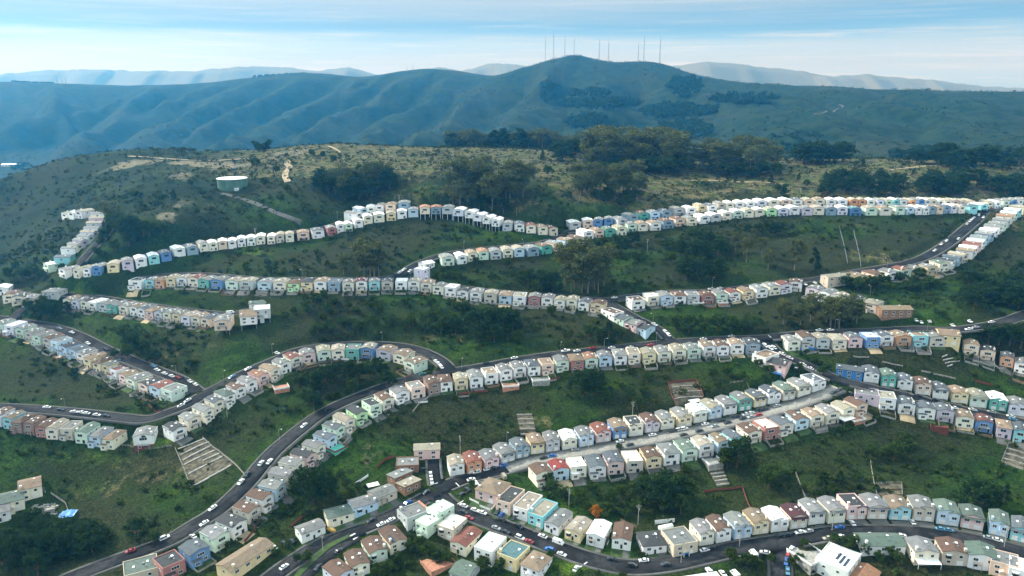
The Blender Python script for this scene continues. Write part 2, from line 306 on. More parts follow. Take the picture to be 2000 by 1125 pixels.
FARROWS = [ # the rows too far to take apart
('R', "1885 495 st,1890 489 ww,1897 482 pr,1905 476 ww,1912 469 bg,1922 462 Sg,1930 455 ww,1939 447 wg,1947 442 gg,1955 435 sg,1962 427 co,1970 421 gw,1977 415 aw,1987 409 cc,1846 514 wd,1858 508 Ss,1870 502 tc"),
('R', "872 507 gg,899 504 ww,920 499 ct,942 496 go,966 495 sg,989 492 cc,1011 490 bc,1037 489 Sg,1061 485 Gb,1082 480 og,1104 474 bt,1124 469 tb"),
('R', "1142 457 ww,1165 454 ot,1187 452 GG,1209 449 cc,1230 442 gg,1252 441 ct,1276 440 wt,1299 436 Sb,1322 432 ob,1345 431 cg,1370 427 ww,1392 424 sw,1415 420 cw,1437 417 gw,1459 415 cc,1480 414 cw,1503 413 kc,1525 412 lw,1547 410 ww,1572 411 mg,1595 410 cc,1620 411 Sg,1642 410 lw,1667 412 Ba,1697 411 gc,1724 411 ct,1751 410 gg,1770 410 bg,1785 410 ww,1799 410 ww,1811 409 Ss,1826 409 ot,1840 407 Ss,1854 407 lw,1869 407 cc,1890 407 as,1910 404 aw"),
('R', "1120 439 sw,1147 435 ow,1169 434 Bg,1189 432 Bg,1210 432 sg,1230 425 Sg,1252 421 Gb,1275 419 bg,1297 417 Ss,1321 412 sc,1345 411 ww,1366 406 yc,1386 406 ws,1404 402 tg,1422 401 cw,1442 400 ww,1462 399 ww,1483 397 lw,1507 396 cw,1531 395 ow,1554 395 ws,1576 395 oc,1598 394 ct,1621 395 ww,1642 395 ww,1664 395 Oc,1681 395 Oc,1698 396 ww,1714 396 lg,1729 396 gc,1744 395 aw,1759 396 sg,1774 396 Oc,1789 395 Bg,1802 395 ww,1815 395 cc,1828 396 cw,1842 396 cc,1857 396 pc,1872 397 oc,1888 397 oc,1925 399 cc,1940 399 ww,1955 397 gg,1970 396 Bg,1982 395 wg,1995 394 Gg"),
('R', "106 520 gw,137 530 wg,162 530 cc,179 528 wc,196 525 Bg,224 520 yc,249 514 mg,274 509 ww,299 504 aw,322 499 Bg,347 490 ww,372 487 Sg,395 480 cg,415 479 cw,435 476 ow,454 475 ww,472 471 ww,491 469 ww,510 466 cw,531 466 cw,548 463 tc,566 462 cc,592 459 ot,620 455 ws,646 450 rg,664 443 ww,680 442 gw,698 435 ww,717 427 cw,740 424 cw,764 421 yc,785 417 ww,807 414 bg,830 411 co,852 411 So,876 411 sg,899 415 lw,922 419 ww,939 425 lw,956 430 ww,972 435 ww,992 441 sg,1014 442 ws,1036 445 cr,1057 448 ct,1075 450 tb"),
('R', "139 421 wc,152 419 ww,166 417 wc"),
('R', "690 421 wg,704 412 bw,725 409 ww,744 406 wc,765 404 ot,790 401 Sg"),
('R', "127 507 as,137 491 wg,147 483 cg,157 475 mg,167 467 wg,174 459 lc,181 451 wg,186 441 sc,191 432 mc,193 423 wg"),
]
def row_frame(W):
    T = np.gradient(W[:, :2], axis=0) if len(W) > 2 else np.repeat((W[-1:] - W[:1])[:, :2], len(W), 0)
    k = np.array([.25, .5, .25])
    for c in (0, 1):
        e = np.concatenate([T[:1, c], T[:, c], T[-1:, c]]); T[:, c] = np.convolve(e, k, 'valid')
    L = np.linalg.norm(T, axis=1); T = T / L[:, None]
    Nn = np.stack([T[:, 1], -T[:, 0]], 1); Nn[Nn[:, 1] > 0] *= -1
    return T, Nn, L
FOOT = []      # ground already taken
def solve_row(hs, cz=3.4, tw=5.5):
    W = hit([h[0] for h in hs], [h[1] for h in hs], cz, tw, d1=1100)
    T, Nn, L = row_frame(W)
    return W, T, Nn, L

def stilted(h): return 815 < h[0] < 980 and 405 < h[1] < 440
CZ = {'R': 3.4, 'F': 2.6}
SOLVED = {}
_pads = []
for rn, phrase, face, txt in ROWS:
    hs = parse(txt); SOLVED[rn] = (hs,) + solve_row(hs, CZ[face])
    _pads += [(w[0], w[1], w[2] - CZ[face], n) for w, n in zip(SOLVED[rn][1], SOLVED[rn][3])]
for face, txt in FARROWS:
    hs = parse(txt); SOLVED[txt] = (hs,) + solve_row(hs)
    _pads += [(w[0], w[1], w[2] - 3.4, n) for w, n, h_ in zip(SOLVED[txt][1] - np.array([[0, 0, 1.0]]) * np.array([[4.2 if stilted(q) else 0] for q in hs]), SOLVED[txt][3], hs)]
PD = np.full(HN.shape, 99.0); PZ = np.zeros(HN.shape)
for x, y, z, n in _pads:
    ix = int((x - GX0) / GS); iy = int((y - GY0) / GS); s = np.s_[iy - 9:iy + 10, ix - 9:ix + 10]
    dx = MX[s] - x; dy = MY[s] - y; dn = dx * n[0] + dy * n[1]; dt = -dx * n[1] + dy * n[0]
    d = np.hypot(np.maximum(np.abs(dn) - 5.5, 0), np.maximum(np.abs(dt) - 4.5, 0)) + 0.02 * np.hypot(dx, dy)
    m = d < PD[s]; PD[s] = np.where(m, d, PD[s]); PZ[s] = np.where(m, z, PZ[s])
_w2 = (1 - sstep(1.0, 9.0, PD)) * sstep(-0.3, 2.2, RD) * .95
HN = HN * (1 - _w2) + (PZ - .15) * _w2
# ---------------------------------------------------------------- materials
def new_mat(name):
    m = bpy.data.materials.new(name); m.use_nodes = True
    nt = m.node_tree; b = nt.nodes['Principled BSDF']
    return m, nt, b

def N(nt, t, **kw):
    n = nt.nodes.new(t)
    for k, v in kw.items():
        if k.startswith('i_'): n.inputs[k[2:].replace('_', ' ')].default_value = v
        else: setattr(n, k, v)
    return n

def mix(nt, f, a, b, mode='MIX'):
    n = nt.nodes.new('ShaderNodeMix'); n.data_type = 'RGBA'; n.blend_type = mode
    for i, s in ((0, f), (6, a), (7, b)):
        if hasattr(s, 'links'): nt.links.new(s, n.inputs[i])
        else: n.inputs[i].default_value = s if i == 0 else (*s[:3], 1)
    return n.outputs[2]

def noise(nt, vec, scale, detail=4.0, rough=0.55):
    n = N(nt, 'ShaderNodeTexNoise'); n.inputs['Scale'].default_value = scale; n.inputs['Detail'].default_value = detail; n.inputs['Roughness'].default_value = rough
    if vec is not None: nt.links.new(vec, n.inputs['Vector'])
    return n.outputs['Fac']

def ramp(nt, fac, lo, hi):
    n = N(nt, 'ShaderNodeMapRange'); n.inputs[1].default_value = lo; n.inputs[2].default_value = hi; n.interpolation_type = 'SMOOTHSTEP'
    nt.links.new(fac, n.inputs[0]); return n.outputs[0]

def math_(nt, op, a, b=0.0):
    n = N(nt, 'ShaderNodeMath', operation=op)
    for i, s in enumerate((a, b)):
        if hasattr(s, 'links'): nt.links.new(s, n.inputs[i])
        else: n.inputs[i].default_value = s
    return n.outputs[0]

def solid(name, col, rough=0.6, var=0.12, scale=1.5, metal=0.0):
    m, nt, b = new_mat(name)
    tc = N(nt, 'ShaderNodeTexCoord')
    f = noise(nt, tc.outputs['Object'], scale, 5)
    c = mix(nt, ramp(nt, f, 0.3, 0.7), [x * (1 - var) for x in col], [min(1, x * (1 + var)) for x in col])
    nt.links.new(c, b.inputs['Base Color']); b.inputs['Roughness'].default_value = rough; b.inputs['Metallic'].default_value = metal
    return m

def painted(name, rough, dirt, scale, streak=False, vcol=False):
    """takes the paint colour from the object, with weathering over it"""
    m, nt, b = new_mat(name)
    if vcol:
        oi = N(nt, 'ShaderNodeAttribute', attribute_name='paint'); base = oi.outputs['Color']
    else:
        oi = N(nt, 'ShaderNodeObjectInfo'); base = oi.outputs['Color']
    g = N(nt, 'ShaderNodeNewGeometry')
    mp = N(nt, 'ShaderNodeMapping'); mp.inputs['Scale'].default_value = (1, 1, 0.25 if streak else 1)
    nt.links.new(g.outputs['Position'], mp.inputs['Vector'])
    f = noise(nt, mp.outputs['Vector'], scale, 6, 0.65)
    f2 = noise(nt, g.outputs['Position'], scale * 6, 3, 0.6)
    c = mix(nt, math_(nt, 'MULTIPLY', ramp(nt, f, 0.42, 0.75), dirt), base, mix(nt, 0.5, base, (0.12, 0.10, 0.08), 'MULTIPLY'))
    c = mix(nt, math_(nt, 'MULTIPLY', f2, 0.25), c, (0.5, 0.5, 0.5), 'OVERLAY')
    nt.links.new(c, b.inputs['Base Color']); b.inputs['Roughness'].default_value = rough
    return m
M_STUCCO = painted('stucco_paint', 0.85, 0.45, 0.5, True)
M_ROOF = painted('roofing_felt', 0.9, 0.8, 0.45)
M_CAR = painted('car_paint', 0.25, 0.1, 1.0)
M_CAR.node_tree.nodes['Principled BSDF'].inputs['Coat Weight'].default_value = 0.5
M_FARH = painted('weathered_paint', 0.85, 0.4, 0.5, True, True)
M_GLASS, _nt, _b = new_mat('window_glass'); _b.inputs['Base Color'].default_value = (0.02, 0.03, 0.035, 1); _b.inputs['Roughness'].default_value = 0.08
M_TRIM = solid('white_trim', (0.72, 0.72, 0.70), 0.6)
M_WHITE = solid('white_enamel', (0.8, 0.8, 0.79), 0.45)
M_WOOD = solid('weathered_wood', (0.20, 0.13, 0.08), 0.85, 0.35, 1.2)
M_REDWOOD = solid('red_stained_wood', (0.15, 0.042, 0.028), 0.85, 0.35, 1.2)
M_GREYWOOD = solid('grey_boards', (0.30, 0.28, 0.25), 0.85, 0.3, 1.2)
M_STEEL = solid('galvanised_steel', (0.30, 0.32, 0.33), 0.5, 0.15, 2, 0.6)
M_TYRE = solid('tyre_rubber', (0.02, 0.02, 0.02), 0.8)
M_RIM = solid('wheel_rim', (0.45, 0.46, 0.47), 0.35, 0.1, 3, 0.7)
M_BARK = solid('pale_bark', (0.17, 0.145, 0.11), 0.9, 0.4, 0.8)
M_BARKD = solid('dark_bark', (0.09, 0.065, 0.045), 0.9, 0.4, 0.8)
M_TANK = solid('green_tank_paint', (0.07, 0.15, 0.105), 0.6, 0.2, 0.25)
M_TANKR = solid('pale_tank_roof', (0.72, 0.72, 0.68), 0.6, 0.1, 0.2)
M_STONE = solid('pale_stone', (0.28, 0.275, 0.25), 0.9, 0.35, 0.8)
M_PLASTIC = solid('white_plastic', (0.78, 0.79, 0.80), 0.4)
M_TILE = solid('terracotta_paving', (.42,.20,.13), .85, .25, .6)
M_BLUE = solid('blue_tarpaulin', (0.03, 0.20, 0.55), 0.5)
M_PV, _nt, _b = new_mat('solar_glass'); _b.inputs['Base Color'].default_value = (0.01, 0.03, 0.06, 1); _b.inputs['Roughness'].default_value = 0.15
M_MAST = solid('mast_paint', (0.16, 0.13, 0.13), 0.7)

def road_mat(name, col, patch, crack):
    m, nt, b = new_mat(name); g = N(nt, 'ShaderNodeNewGeometry'); P = g.outputs['Position']
    big = noise(nt, P, 0.06, 3); mid = noise(nt, P, 0.5, 5, 0.65); fine = noise(nt, P, 4.0, 3)
    c = mix(nt, ramp(nt, big, 0.42, 0.6), col, patch)
    c = mix(nt, math_(nt, 'MULTIPLY', ramp(nt, mid, 0.38, 0.68), 0.6), c, [x * 0.55 for x in col])
    v = N(nt, 'ShaderNodeTexVoronoi', feature='DISTANCE_TO_EDGE'); v.inputs['Scale'].default_value = 0.22; nt.links.new(P, v.inputs['Vector'])
    c = mix(nt, math_(nt, 'MULTIPLY', math_(nt, 'LESS_THAN', v.outputs['Distance'], 0.02), crack), c, [x * 0.4 for x in col])
    c = mix(nt, math_(nt, 'MULTIPLY', fine, 0.3), c, (0.5, 0.5, 0.5), 'OVERLAY')
    nt.links.new(c, b.inputs['Base Color']); b.inputs['Roughness'].default_value = 0.9; b.inputs['Specular IOR Level'].default_value = 0.12
    return m
M_ASPH = road_mat('asphalt', (0.013, 0.015, 0.018), (0.042, 0.043, 0.046), 0.5)
M_CONC = road_mat('concrete_paving', (0.30, 0.29, 0.265), (0.24, 0.235, 0.22), 0.7)
M_WALK = road_mat('pavement_concrete', (0.125, 0.125, 0.12), (0.085, 0.085, 0.082), 0.5)
M_DRIVE = road_mat('driveway_concrete', (0.16, 0.158, 0.15), (0.11, 0.11, 0.105), 0.6)
M_PAINT = solid('road_paint', (0.6, 0.6, 0.57), 0.8)
M_YARD = solid('yard_lawn', (0.032, 0.066, 0.014), 0.95, 0.4, 0.5)
M_DIRT = solid('bare_dirt', (0.30, 0.24, 0.15), 0.95, 0.3, 0.15)

def foliage(name, dark, light, transl=0.25):
    m = bpy.data.materials.new(name); m.use_nodes = True; nt = m.node_tree; nt.nodes.clear()
    out = N(nt, 'ShaderNodeOutputMaterial'); g = N(nt, 'ShaderNodeNewGeometry'); oi = N(nt, 'ShaderNodeObjectInfo')
    f = noise(nt, g.outputs['Position'], 0.35, 3)
    r = math_(nt, 'ADD', math_(nt, 'MULTIPLY', g.outputs['Random Per Island'], 0.5), math_(nt, 'MULTIPLY', ramp(nt, f, 0.3, 0.7), 0.5))
    c = mix(nt, r, dark, light)
    c = mix(nt, math_(nt, 'MULTIPLY', oi.outputs['Random'], 0.45), c, mix(nt, 1.0, c, (0.75, 0.62, 0.35), 'MULTIPLY'))
    d = N(nt, 'ShaderNodeBsdfDiffuse'); t = N(nt, 'ShaderNodeBsdfTranslucent'); mx = N(nt, 'ShaderNodeMixShader'); mx.inputs[0].default_value = transl
    nt.links.new(c, d.inputs[0]); nt.links.new(c, t.inputs[0])
    nt.links.new(d.outputs[0], mx.inputs[1]); nt.links.new(t.outputs[0], mx.inputs[2]); nt.links.new(mx.outputs[0], out.inputs[0])
    return m
M_CYP = foliage('cypress_foliage', (0.008, 0.024, 0.009), (0.042, 0.078, 0.024))
M_EUC = foliage('eucalyptus_foliage', (0.020, 0.038, 0.014), (0.17, 0.19, 0.07))
M_BRD = foliage('broadleaf_foliage', (0.014, 0.036, 0.009), (0.075, 0.120, 0.028))
M_SCR = foliage('scrub_foliage', (0.012, 0.026, 0.008), (0.080, 0.092, 0.030))
M_ORA = foliage('autumn_foliage', (0.28, 0.10, 0.015), (0.55, 0.24, 0.04))
M_YEL = foliage('yellow_green_foliage', (0.10, 0.14, 0.02), (0.28, 0.28, 0.05))

def ground_mat():
    m, nt, b = new_mat('hillside_grass_and_scrub')
    g = N(nt, 'ShaderNodeNewGeometry'); P = g.outputs['Position']
    at = N(nt, 'ShaderNodeAttribute', attribute_name='cover'); sp = N(nt, 'ShaderNodeSeparateColor'); nt.links.new(at.outputs['Color'], sp.inputs[0])
    n1 = noise(nt, P, 0.012, 4); n2 = noise(nt, P, 0.06, 5, 0.62); n3 = noise(nt, P, 0.35, 5, 0.65); n4 = noise(nt, P, 1.6, 4, 0.6)
    grass = mix(nt, ramp(nt, n2, 0.3, 0.68), (0.011, 0.038, 0.005), (0.044, 0.094, 0.008))
    olive = mix(nt, ramp(nt, n3, 0.3, 0.7), (0.014, 0.024, 0.008), (0.070, 0.072, 0.026))
    c = mix(nt, ramp(nt, n1, 0.36, 0.60), grass, olive)
    c = mix(nt, math_(nt, 'MULTIPLY', ramp(nt, n3, 0.48, 0.64), 0.85), c, (0.010, 0.022, 0.010))
    brk = lambda ch, k: ramp(nt, math_(nt, 'ADD', math_(nt, 'MULTIPLY', ch, k), math_(nt, 'MULTIPLY', math_(nt, 'SUBTRACT', n5, 0.5), 1.5)), 0.30, 0.72)
    n5 = noise(nt, P, 0.11, 7, 0.70)
    # dry open ground on the hill tops
    dry = mix(nt, ramp(nt, n5, 0.40, 0.58), (0.030, 0.040, 0.016), (0.20, 0.165, 0.085))
    dry = mix(nt, math_(nt, 'MULTIPLY', ramp(nt, n2, 0.44, 0.62), 0.8), dry, (0.10, 0.125, 0.035))
    c = mix(nt, brk(sp.outputs[0], 1.0), c, dry)
    c = mix(nt, brk(sp.outputs[1], 0.75), c, mix(nt, n3, (0.045, 0.10, 0.012), (0.12, 0.18, 0.025)))
    # coastal scrub of the mountain
    n6 = noise(nt, P, 0.035, 7, 0.72); n7 = noise(nt, P, 0.006, 4)
    scrub = mix(nt, ramp(nt, n6, 0.38, 0.62), (0.004, 0.020, 0.010), (0.026, 0.050, 0.020))
    scrub = mix(nt, math_(nt, 'MULTIPLY', ramp(nt, n7, 0.50, 0.66), 0.35), scrub, (0.060, 0.058, 0.034))
    c = mix(nt, sp.outputs[2], c, scrub)
    c = mix(nt, brk(at.outputs['Alpha'], 0.8), c, mix(nt, n5, (0.17, 0.145, 0.10), (0.32, 0.28, 0.19)))
    n8 = noise(nt, P, 0.9, 6, 0.75)
    c = mix(nt, ramp(nt, n8, 0.62, 0.40), c, mix(nt, 1.0, c, (0.30, 0.36, 0.32), 'MULTIPLY'))
    c = mix(nt, ramp(nt, n4, 0.50, 0.72), c, mix(nt, 1.0, c, (1.7, 1.6, 1.5), 'MULTIPLY'))
    nt.links.new(c, b.inputs['Base Color']); b.inputs['Roughness'].default_value = 1.0; b.inputs['Specular IOR Level'].default_value = 0.1
    bp = N(nt, 'ShaderNodeBump'); bp.inputs['Strength'].default_value = 0.7; bp.inputs['Distance'].default_value = 0.8
    nt.links.new(math_(nt, 'ADD', n3, n4), bp.inputs['Height']); nt.links.new(bp.outputs[0], b.inputs['Normal'])
    return m
M_GROUND = ground_mat()

# ---------------------------------------------------------------- ground sheet
_u = np.concatenate([np.linspace(-1.6, -0.73, 60, endpoint=False), np.arange(-0.73, 0.73, 0.0022), np.linspace(0.73, 1.6, 60)])
_y = [120.0]
while _y[-1] < 1250: _y.append(_y[-1] * 1.0026)
while _y[-1] < 4300: _y.append(_y[-1] * 1.008)
while _y[-1] < 7300: _y.append(_y[-1] * 1.06)
_y = np.array(_y)
GXX = _u[None, :] * _y[:, None]; GYY = np.repeat(_y[:, None], len(_u), 1)
GZZ = ground(GXX, GYY)
_nr, _nc = GXX.shape
_i = (np.arange(_nr - 1)[:, None] * _nc + np.arange(_nc - 1)[None]).ravel()
me = mesh_np('ground', np.stack([GXX, GYY, GZZ], -1).reshape(-1, 3), np.stack([_i, _i + 1, _i + _nc + 1, _i + _nc], 1), [M_GROUND], smooth=True)
cov = np.zeros((_nr, _nc, 4), np.float32)
def blob(ch, px, py, rx, ry, amt, D=None, soft=0.55):
    """a patch of ground cover at a place on the hills: centre seen at a pixel, half sizes in metres"""
    p = hit(px, py, d1=3500.0)[0] if D is None else unproj(px, py, D)
    w = (fbm(GXX / 18, GYY / 18, 3) - 0.5) * 1.3
    d = np.sqrt(((GXX - p[0]) / rx) ** 2 + ((GYY - p[1]) / ry) ** 2) + w
    cov[..., ch] = np.maximum(cov[..., ch], amt * (1 - sstep(1 - soft, 1 + soft, d)))
_pl = np.exp(-((GYY - 870) / 150.0) ** 2) * sstep(640, 800, GYY)
cov[..., 0] = np.clip(sstep(690, 790, GYY + (fbm(GXX / 60, GYY / 60, 3) - 0.5) * 160 + 0.08 * GXX) * (1 - sstep(1050, 1250, GYY)), 0, 1) * (0.9 - 0.75 * sstep(-240, -420, GXX))
cov[..., 2] = np.maximum(sstep(1050, 1300, GYY), .9 * sstep(-190, -330, GXX + (fbm(GXX / 40, GYY / 40, 3) - .5) * 120) * sstep(560, 690, GYY) * (1 - cov[..., 0]))
for b_ in [(480,490,16,7,.9),(520,495,14,5,.6),(430,500,10,8,.6),(1130,420,22,12,.6),(220,880,30,9,.55),(150,900,26,8,.5),(140,574,12,5,1),(300,866,12,4,1),(1060,640,30,14,.35),(1200,765,30,10,.3),(1950,730,30,8,.4),(1120,1105,9,5,.9),(1160,332,9,8,1),(900,340,24,16,.4),(1850,620,12,8,.4),(1400,1075,6,5,.3),(1060,810,40,10,.25),(680,880,16,10,.3)]: blob(1, *b_)
for b_ in [(330,418,10,16,.75),(350,400,6,14,.6),(260,320,34,16,1.0),(410,322,46,18,1.0),(560,300,30,14,.7),(350,345,10,20,.8),(720,890,7,10,.5),(560,330,6,20,.6),(600,345,16,8,.5),(1360,345,30,6,.5),(1880,335,24,10,.4),(1265,592,7,4,.6)]: blob(3, *b_)
for b_ in [(250,410,60,40,.45),(800,395,40,18,.5),(990,400,60,14,.4),(1720,500,25,12,.5),(300,920,45,16,.34),(250,930,30,16,.25),(1050,830,10,7,.5),(900,660,30,10,.4),(330,690,40,14,.35),(1490,395,60,6,.5)]: blob(0, *b_)
for b_ in [(470,232,70,40,.30,2600),(190,262,24,40,.25,2250)]: blob(3, *b_[:5], D=b_[5])
a_ = me.color_attributes.new('cover', 'FLOAT_COLOR', 'POINT'); a_.data.foreach_set('color', cov.ravel())
struct('ground', me, 'steep green hillsides between the terraces of houses')
# ---------------------------------------------------------------- streets
def ribbon(P, offs, zo):
    """verts of a strip along P: offs = (offset, dz) across"""
    T = np.gradient(P[:, :2], axis=0); T /= np.linalg.norm(T, axis=1, keepdims=True)
    Nn = np.stack([-T[:, 1], T[:, 0]], 1)
    V = []
    for o, dz in offs:
        V.append(np.concatenate([P[:, :2] + Nn * o, P[:, 2:3] + dz + zo], 1))
    return np.stack(V, 1)
def strip_faces(n, k, keep=None):
    F = []
    for i in range(n - 1):
        for j in range(k - 1):
            if keep is None or keep[i]: F.append((i * k + j, (i + 1) * k + j, (i + 1) * k + j + 1, i * k + j + 1))
    return np.array(F, np.int32).reshape(-1, 4)
RS = {k: catmull(v, 2.0) for k, v in RW.items()}
for i, (k, P) in enumerate(RS.items()):
    hw = RWID.get(k, 4.6); zo = 0.16 + 0.006 * i
    R = ribbon(P, [(hw + .02, -1.2), (hw, 0), (hw * .33, 0.05), (-hw * .33, 0.05), (-hw, 0), (-hw - .02, -1.2)], zo)
    mi = M_ASPH
    F = strip_faces(len(P), 6)
    mats = [M_ASPH, M_CONC]; mid = None
    if k == 'C':
        cc = (1000 + P[:, 0] / (P[:, 1] * CT - P[:, 2] * ST) * FPX) > 985
        mid = np.repeat(cc[:-1], 5).astype(int)
    struct('road', mesh_np('road', R[:, ::-1].reshape(-1, 3), F, mats, mid), 'concrete street between two facing rows of houses' if k == 'C' else 'dark asphalt street curving along the terraces')
    for sgn in (1, -1):
        if k in ('b', 'h'): continue
        keep = np.ones(len(P), bool)
        S = ribbon(P, [(sgn * (hw - .05), 0)], 0)[:, 0]
        for k2, P2 in RS.items():
            if k2 == k: continue
            d = np.min(np.hypot(S[:, None, 0] - P2[None, :, 0], S[:, None, 1] - P2[None, :, 1]), 1)
            keep &= d > RWID.get(k2, 4.6) + 1.2
        of = [(sgn * (hw - .1), -.3), (sgn * (hw - .1), .15), (sgn * (hw + 1.3), .17), (sgn * (hw + 1.3), -1.0)]
        W = ribbon(P, of if sgn < 0 else of, zo)
        if sgn > 0: W = W[:, ::-1]
        fk = strip_faces(len(P), 4, keep)
        if len(fk): struct('pavement', mesh_np('pavement', W.reshape(-1, 3), fk, [M_WALK]), 'pale concrete pavement with kerb along the street')
# painted markings
mk = []
def mark(px, py, px2, py2, w):
    a = hit(px, py)[0]; b = hit(px2, py2)[0]; a[2] += .36; b[2] += .36
    d = (b - a)[:2]; d = d / np.linalg.norm(d); n = np.array([-d[1], d[0], 0]) * w / 2
    mk.append([a - n, b - n, b + n, a + n])
for a in [(839,949,855,944,.5),(890,944,897,951,.5),(893,986,905,979,.5),(1128,1112,1147,1099,.6),(682,1049,694,1043,.9),(690,1055,700,1048,.9),(900,1076,902,1073,.4),(1500,655,1506,660,.4),(878,733,880,737,.4)]: mark(*a)
for k, s0, s1 in (('A', 0, 400),):
    pass
mv = np.array(mk).reshape(-1, 3)
struct('road_markings', mesh_np('road_markings', mv, np.arange(len(mv)).reshape(-1, 4), [M_PAINT]), 'white painted stop lines on the asphalt')
# grass verge between the two lanes of the side street
_va = catmull(np.array([hit(px, py)[0] for px, py in [(684,1044),(640,1064),(598,1098),(572,1128)]]), 2.0); _vb = catmull(np.array([hit(px, py)[0] for px, py in [(684,1050),(646,1071),(606,1106),(582,1132)]]), 2.0)
_vi = np.linspace(0, 1, 30); _vA = _va[(_vi * (len(_va) - 1)).astype(int)]; _vB = _vb[(_vi * (len(_vb) - 1)).astype(int)]; _V = np.stack([_vA, _vA * .67 + _vB * .33, _vA * .33 + _vB * .67, _vB], 1); _V[..., 2] = ground(_V[..., 0], _V[..., 1]) + .42
struct('grass_verge', mesh_np('grass_verge', _V.reshape(-1, 3), strip_faces(30, 4), [M_YARD]), 'strip of grass between the two lanes of the forked street')

# ---------------------------------------------------------------- houses
WALLS = {'w': ((.80,.80,.78),'white'), 'c': ((.78,.72,.57),'cream'), 'y': ((.76,.62,.34),'yellow'), 't': ((.56,.49,.39),'tan'), 'p': ((.72,.50,.47),'pink'), 'o': ((.74,.56,.43),'peach'), 'O': ((.62,.27,.10),'orange'),
 'r': ((.36,.10,.08),'red'), 'm': ((.58,.50,.58),'mauve'), 'g': ((.58,.72,.58),'pale green'), 'G': ((.05,.38,.29),'green'), 'k': ((.45,.76,.38),'lime green'), 'b': ((.46,.62,.76),'pale blue'), 'B': ((.05,.20,.46),'blue'),
 's': ((.46,.49,.50),'grey'), 'S': ((.20,.31,.40),'slate blue'), 'n': ((.24,.13,.08),'brown'), 'a': ((.24,.60,.64),'turquoise'), 'l': ((.66,.66,.76),'lilac')}
ROOFS = {'g': ((0.159,0.165,0.165),'grey'), 'd': ((0.040,0.045,0.048),'dark grey'), 's': ((0.080,0.095,0.112),'slate'), 'b': ((0.106,0.064,0.045),'brown'), 't': ((0.207,0.152,0.105),'tan'), 'c': ((0.265,0.239,0.186),'beige'), 'w': ((.80,.80,.79),'white'),
 'r': ((0.159,0.058,0.042),'red-brown'), 'R': ((0.191,0.032,0.027),'red'), 'o': ((0.257,0.129,0.074),'orange'), 'm': ((0.069,0.021,0.027),'maroon'), 'G': ((0.090,0.127,0.106),'green-grey'), 'a': ((0.074,0.159,0.170),'teal')}
_wm = {}
def win_mesh(w, h, n=1):
    k = (w, h, n)
    if k not in _wm:
        b = MB()
        b.box(-w/2-.14, w/2+.14, -.07, .02, -.16, 0, 0); b.box(-w/2-.14, w/2+.14, -.07, .02, h, h+.14, 0)
        b.box(-w/2-.14, -w/2, -.07, .02, 0, h, 0); b.box(w/2, w/2+.14, -.07, .02, 0, h, 0)
        for i in range(1, n): b.box(-w/2+w*i/n-.05, -w/2+w*i/n+.05, -.06, .02, 0, h, 0)
        b.box(-w/2, w/2, -.03, .015, 0, h, 1)
        _wm[k] = b.mesh('window', [M_TRIM, M_GLASS])
    return _wm[k]
def simple(name, fn, mats, *a):
    k = (name,) + a
    if k not in _wm:
        b = MB(); fn(b, *a); _wm[k] = b.mesh(name, mats)
    return _wm[k]
def _garage(b, w, h):
    b.box(-w/2, w/2, -.08, .02, 0, h, 0)
    for i in range(1, 4): b.box(-w/2, w/2, -.10, -.08, h*i/4-.03, h*i/4, 0)
def _door(b, w, h): b.box(-w/2-.1, w/2+.1, -.06, .02, 0, h+.1, 0); b.box(-w/2, w/2, -.09, -.061, 0, h, 1)
def _sky(b, w, d): b.box(-w/2, w/2, -d/2, d/2, -.3, .35, 0)
def _chim(b, w, h): b.box(-w/2, w/2, -.45, .45, -1.6, h, 0); b.box(-w/2-.1, w/2+.1, -.55, .55, h+.002, h+.2, 1)
def _vent(b): b.tube([(0,0,-.3),(0,0,.7)], .16, 8, 0); b.box(-.28, .28, -.28, .28, .702, .8, 0)
def _deck(b, w, d):
    b.box(-w/2, w/2, -d, 0, -.2, 0, 0)
    for x in (-w/2+.1, w/2-.1): b.box(x-.1, x+.1, -d+.05, -d+.25, -5, -.2, 0)
    b.box(-w/2, w/2, -d, -d+.08, .95, 1.05, 0)
    for i in range(int(w/.5)+1): b.box(-w/2+i*.5, -w/2+i*.5+.07, -d+.01, -d+.07, 0, .95, 0)
    for s in (-1, 1): b.box(s*w/2-.05 if s > 0 else -w/2, s*w/2 if s > 0 else -w/2+.05, -d+.08, 0, .95, 1.05, 0)
def _porch(b, w):
    b.prism([(-w/2-.3,2.5),(w/2+.3,2.5),(0,3.5)], -1.7, 0, 1)
    for s in (-1, 1): b.box(s*w/2-.12, s*w/2+.12, -1.6, -1.36, -2, 2.497, 2)
    b.box(-w/2, w/2, -1.7, -.003, -3, .15, 0)
def _stairs(b, h):
    for i in range(9): b.box(0, 1.2, -i*.34, -i*.34+.34, -4, h - i*.3, 0)
    b.box(1.2, 1.28, -2.9, .34, -4, h*.45, 1)
def _bay(b, w):
    v = [(-w/2,0),(-w/2+.5,-.8),(w/2-.5,-.8),(w/2,0)]
    for i in range(3):
        (x0,y0),(x1,y1) = v[i], v[i+1]
        b.poly([(x0,y0,-.9),(x1,y1,-.9),(x1,y1,0),(x0,y0,0)], 0); b.poly([(x0,y0,0),(x1,y1,0),(x1,y1,1.4),(x0,y0,1.4)], 1); b.poly([(x0,y0,1.4),(x1,y1,1.4),(x1,y1,1.8),(x0,y0,1.8)], 2)
    b.poly([(x,y,1.8) for x,y in v], 2); b.poly([(x,y,-.9) for x,y in v[::-1]], 0)
def _pipe(b): b.tube([(0,0,-.4),(0,0,.75)], .1, 6, 0)
def _unit(b): b.box(-.45, .45, -.35, .35, -.4, .55, 0)
_hp = {}
